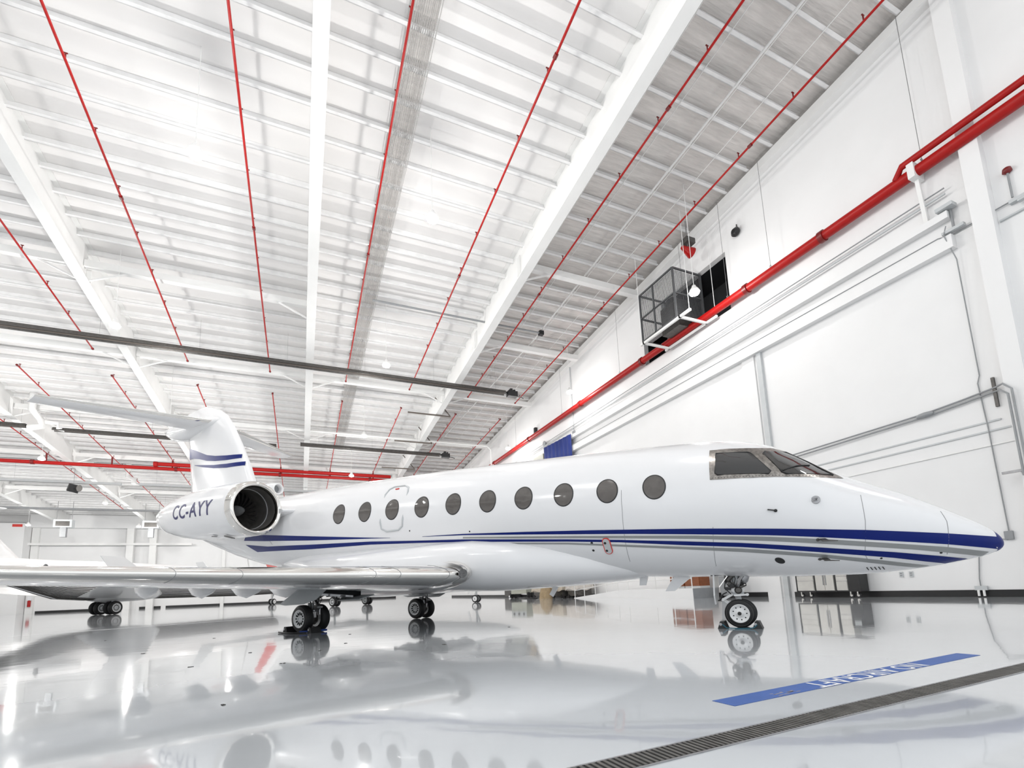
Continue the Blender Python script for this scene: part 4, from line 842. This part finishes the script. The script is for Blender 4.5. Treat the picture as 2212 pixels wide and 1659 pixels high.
    # pinstripes on the lower hull
    for i in range(stripes):
        th = -math.radians(14 + i * 70 / max(1, stripes))
        for sd in (-1, 1):
            Q = []
            for k in range(26):
                x = -length_a * .75 + (B + length_a * .75 - .5) * k / 25; z, r = lerp(T, x); Q.append((x, sd * (r + .01) * K(th), z + (r + .01) * S(th)))
            MB().tube(Q, .05, 4).build('hull_pinstripe', DARKM, f)
    # belly bulge
    zz = zc - R_f * .55
    L = [[(x, wy * K(a), zz + hz * S(a)) for a in [2 * PI * j / 24 for j in range(24)]] for x, wy, hz in ((B * .30, .1, .1), (B * .24, R_f * .6, R_f * .42), (B * .14, R_f * .92, R_f * .55), (0, R_f * 1.0, R_f * .60), (-B * .06, R_f * .8, R_f * .5), (-B * .12, .1, .1))]
    MB().loft(L).build('belly_fairing', paint if not stripes else paint, t)
    return t
HULL = mat('far_jet_paint', (.80, .80, .80), .3, var=.01, coat=.3)
other_jet('parked_jet', 'big white jet with dark pinstriped belly parked at far left', (-4.15, 83.58, 0), (-19.0, 63.1, 0), 1.9, 2.0, 3.55, 5, 14, .70, HULL, None, 14, 5.2, span=.42)
other_jet('parked_jet', 'white jet with red accents hidden behind the foreground jet, only wheels and tail showing', (13.6, 38.0, 0), (4.6, 49.3, 0), 4.2, 1.25, 2.75, 4, 17, .47, HULL, PINK, 0, 5.3)

# ================================================================== FLOOR MARKINGS AND DEBRIS
R2 = .046
t = thing('floor_drain', 'long dark slotted trench drain across the lower right floor', 'drain', (1.2, 2.40, 0), .034)
mb = MB().bx(-4, 22, -.105, -.09, 0, .006).bx(-4, 22, .09, .105, 0, .006); mb.build('edge_angle', DULL, t)
MB().bx(-4, 22, -.09, .09, .0005, .002).build('trench', DARK, t)
mb = MB()
for k in range(619): mb.bx(-4 + k * .042, -4 + k * .042 + .021, -.088, .088, .001, .007)
mb.build('grate', mat('drain_grate_metal', (.13, .125, .115), .5, metal=.4, var=.3, scale=8), t)
t = thing('floor_decal', 'blue floor strip with upside-down white NO AIRCRAFT lettering', 'floor sign', (5.46, 3.22, 0), R2)
FBLUE = mat('blue_floor_vinyl', (.03, .10, .36), .4, var=.06, scale=3, spec=.3)
MB().bx(-2.17, 2.17, -.113, .113, .0005, .003).build('vinyl_strip', FBLUE, t)
letters('NO AIRCRAFT', .30, 'lettering', WTXT, lambda x, y: (-x, -y * .98, .0045), t, squash=.98, space=1.05)
mb = MB()
for k in range(16):
    a = random.uniform(-1.6, -1.25); b = random.uniform(-.1, .0); mb.bx(a, a + random.uniform(.02, .09), b, b + .012, .003, .0036)
mb.build('scuff', mat('scuffed_vinyl', (.30, .27, .25), .7), t)
letters('CAUTION', .045, 'small_print', mat('faint_print', (.25, .25, .3), .5), lambda x, y: (-x - 1.85, -y + .03, .0045), t) if False else None
spots = [(204, 1491, -3.4), ]
debris = [(-.7, 5.6), (-.25, 8.5), (-.9, 10.6), (-1.6, 9.1), (.35, 9.9), (.9, 11.0), (1.2, 13.4), (-3.0, 12.2), (-5.2, 17.5), (-2.2, 15.4), (2.6, 9.2), (5.2, 12.0)]
for i, (x, y) in enumerate(debris):
    mb = MB()
    for k in range(5):
        c = (x + random.uniform(-.03, .03), y + random.uniform(-.03, .03), .004)
        mb.box(c, (random.uniform(.02, .05), random.uniform(.01, .02), .006), Euler((0, 0, random.uniform(0, 3))).to_matrix())
    solid('debris_flake', mb, DARKM, 'tiny dark flake of debris on the glossy floor', 'debris', 'debris flakes on the floor')
for k, (xa, ya, xb, yb) in enumerate(((-14, 22, 2, 29), (-25, 33, -2, 38.5), (8, 30, 21.5, 33))):
    pass
solid('floor_line', MB().prism([(-16, 20.4, .001), (-16, 20.52, .001), (1.0, 30.12, .001), (1.0, 30.0, .001)], (0, 0, .002)), WTXT, 'white line painted on floor behind the near main wheels', 'floor marking')

# ================================================================== EQUIPMENT ALONG THE RIGHT WALL
t = thing('tool_chest', 'stainless tool cabinet with black frame on casters by the wall', 'tool cabinet', (23.3, 13.6, 0), PI / 2)
Lc = 3.0
MB().bx(0, Lc, -.55, .0, .28, .34).bx(0, Lc, -.55, 0, 1.75, 1.8).bx(-.02, .5, -.6, .02, .28, 1.32).bx(1.02, 1.1, -.55, .02, .28, 1.8).bx(2.0, 2.07, -.55, .02, .28, 1.8).bx(Lc - .06, Lc, -.55, .02, .28, 1.8).build('frame', BLACK, t)
MB().bx(.5, Lc - .05, -.5, .0, .34, 1.75).build('body', STAIN, t)
for a, b, rows_ in ((.52, 1.0, ((.36, .8), (.83, 1.02), (1.05, 1.3))), (2.1, Lc - .08, ((.36, .85), (.88, 1.1), (1.13, 1.35)))):
    for z0, z1 in rows_:
        d = MB().bx(a, b, -.0, .03, z0, z1).build('drawer', STAIN, t); MB().bx(a + .02, b - .02, .03, .05, z1 - .04, z1 - .02).build('drawer_handle', DULL, d)
for a, b in ((1.12, 1.54), (1.56, 1.98)):
    d = MB().bx(a, b, 0, .03, .36, 1.7).build('door', STAIN, t); MB().bx(b - .06 if a < 1.3 else a + .03, b - .03 if a < 1.3 else a + .06, .03, .06, .6, 1.4).build('door_handle', DULL, d)
pt = MB().bx(.12, .4, .02, .04, 1.05, 1.25).build('label_card', LGREY, t)
for x in (.15, .45, 2.35, 2.8):
    c = MB().cyl((x, -.1 + .03, .11), (x, -.1 - .03, .11), .11, n=18).build('caster', RUB, t); MB().bar((x, -.04, .28), (x, -.04, .12), .05, .03, up=(0, 1, 0)).cyl((x, -.065, .11), (x, -.13, .11), .06, n=12).build('caster_fork', STAIN, c)
# ramp with railing, brown cabinets on it, bin beside it
t = thing('access_ramp', 'low white ramp and platform with railing, under the fuselage', 'ramp', (21.6, 21.9, 0))
MB().prism([(0, 0, 0), (0, 0, .62), (0, 7.2, .60), (0, 13.6, .04), (0, 13.6, 0)], (1.9, 0, 0)).build('deck', WALL, t)
MB().bx(-.02, 1.9, -.03, -.0, 0, .62).build('end_panel', GREY, t)
rl = MB()
def dz(y): return lerp([(0, .62), (7.2, .60), (13.6, .04)], y)[0]
for y in (.1, 1.7, 3.3, 6.2, 7.4, 8.9, 10.4, 12.0, 13.5): rl.cyl((.05, y, dz(y)), (.05, y, dz(y) + 1.05), .03, n=8)
for h in (1.05, .6): rl.tube([(.05, .1, dz(.1) + h), (.05, 7.2, dz(7.2) + h), (.05, 13.5, dz(13.5) + h)], .028, 8)
rl.build('railing', STEEL, t)
for i, (y, hh) in enumerate(((.25, 1.25), (1.55, 1.25))):
    c = thing('wooden_cabinet', 'brown wooden cabinet on the ramp platform, %s one' % ('right' if i == 0 else 'left'), 'cabinet', (22.55, 22.0 + y, .62))
    MB().bx(0, .8, 0, 1.24, .12, hh).build('body', BROWN, c); MB().bx(.0, .8, 0, 1.24, 0, .12).build('plinth', LGREY, c)
    for q in (0, 1): 
        dd = MB().bx(-.03, 0, .03 + .6 * q, .59 + .6 * q, .16, hh - .03).build('door', BROWN, c); MB().bx(-.05, -.03, .55 if q == 0 else .66, .57 if q == 0 else .68, .6, .8).build('door_handle', DULL, dd)
t = thing('wheeled_bin', 'dark grey wheeled bin beside the ramp, behind the nose gear', 'bin', (23.0, 20.5, 0))
MB().loft([[(a * w_, b * w_, z) for a, b in ((-.36, -.45), (.36, -.45), (.36, .45), (-.36, .45))] for z, w_ in ((.14, .78), (1.3, 1.0))], smooth=False).build('body', GREY, t)
MB().bx(-.42, .42, -.5, .5, 1.3, 1.4).build('lid', GREY, t)
for sd in (-1, 1): MB().cyl((-.25, sd * .30, .1), (-.25, sd * .38, .1), .1, n=16).build('wheel', RUB, t)
t = thing('ground_power_cart', 'pale grey wheeled power cart with gauges under the fuselage', 'cart', (21.4, 46.0, 0), .55)
MB().bx(-.3, .9, -.95, .95, .45, 2.0).build('casing', mat('cart_paint', (.42, .43, .37), .5), t)
MB().bx(-.34, -.3, -.9, .9, 1.35, 1.95).build('panel', LGREY, t)
for y in (-.6, 0, .6): MB().cyl((-.38, y, 1.65), (-.34, y, 1.65), .13, n=16).build('gauge', BLACK, t)
for x in (.0, .7):
    for sd in (-1, 1): MB().cyl((x, sd * 1.0, .3), (x, sd * 1.15, .3), .3, n=18).build('wheel', RUB, t)
solid('power_cable', MB().tube([(21.3, 44.6, .05), (20.6, 43.6, .04), (20.2, 42.0, .04), (20.9, 41.0, .04), (20.3, 40.2, .04), (19.9, 41.6, .04), (20.3, 44.0, .04)], .05, 6), BLACK, 'coils of black cable on floor by the power cart', 'cable')
t = thing('storage_cabinet', 'black low cabinet by the far right wall', 'cabinet', (23.2, 53.0, 0))
MB().bx(0, .8, -1.6, 1.4, 0, 1.6).build('body', BLACK, t); MB().bx(-.03, 0, -1.55, -.1, .08, 1.5).build('door', DARKM, t); MB().bx(-.03, 0, -.05, 1.35, .08, 1.5).build('door', DARKM, t)
solid('paper_roll', MB().cyl((22.7, 51.4, .12), (22.7, 51.8, .12), .12, n=12), WTXT, 'small white roll on floor before the black cabinet', 'roll')
def covered(x, y, l, wd, h, m, lab, open_=False):
    t = thing('covered_cart', lab, 'cart', (x, y, 0), -.05)
    L = []
    for z, k in ((h, .93), (h - .05, 1.0), (h * .7, 1.04), (h * .42, 1.07)):
        L.append([((wd / 2 * k + .04 * S(a * 9) * (h - z)) * math.copysign(min(1, abs(K(a)) * 1.5), K(a)), (l / 2 * k + .04 * S(a * 7) * (h - z)) * math.copysign(min(1, abs(S(a)) * 1.5), S(a)), z + (.10 * S(a * 5) if z < h * .5 else 0)) for a in [2 * PI * j / 48 for j in range(48)]])
    MB().loft(L).build('canvas_cover', m, t)
    MB().bx(-wd / 2 + .1, wd / 2 - .1, -l / 2 + .15, l / 2 - .15, .18, h * .6).build('cart_body', DARKM, t)
    for a in (-1, 1):
        for b in (-1, 1): MB().cyl((a * (wd / 2 - .15), b * (l / 2 - .3), .16), (a * (wd / 2 - .05), b * (l / 2 - .3), .16), .16, n=14).build('wheel', RUB, t)
covered(22.2, 42.2, 2.4, 1.4, 1.55, CANVAS, 'low cart under pale canvas, left of the tan bundle')
covered(22.6, 39.0, 2.2, 1.4, 1.65, CANVAS, 'cart under pinkish canvas, right of the tan bundle')
covered(22.8, 36.5, 2.2, 1.5, 1.75, mat('pale_canvas', (.60, .56, .52), .85, var=.1, bump=.5), 'cart with short pale cover and dark wheels, nearest the ramp')
mb = MB().loft([[( r * K(a) * (1 + .12 * S(5 * a + z * 3)), r * S(a) * (1 + .12 * K(4 * a)), z) for a in [2 * PI * j / 24 for j in range(24)]] for z, r in ((0, .62), (.4, .58), (.9, .5), (1.2, .3), (1.3, .14), (1.45, .22))])
o = solid('canvas_bundle', mb, TAN, 'tan canvas bundle tied at the top between covered carts', 'bundle'); o.location = (21.1, 39.6, 0)
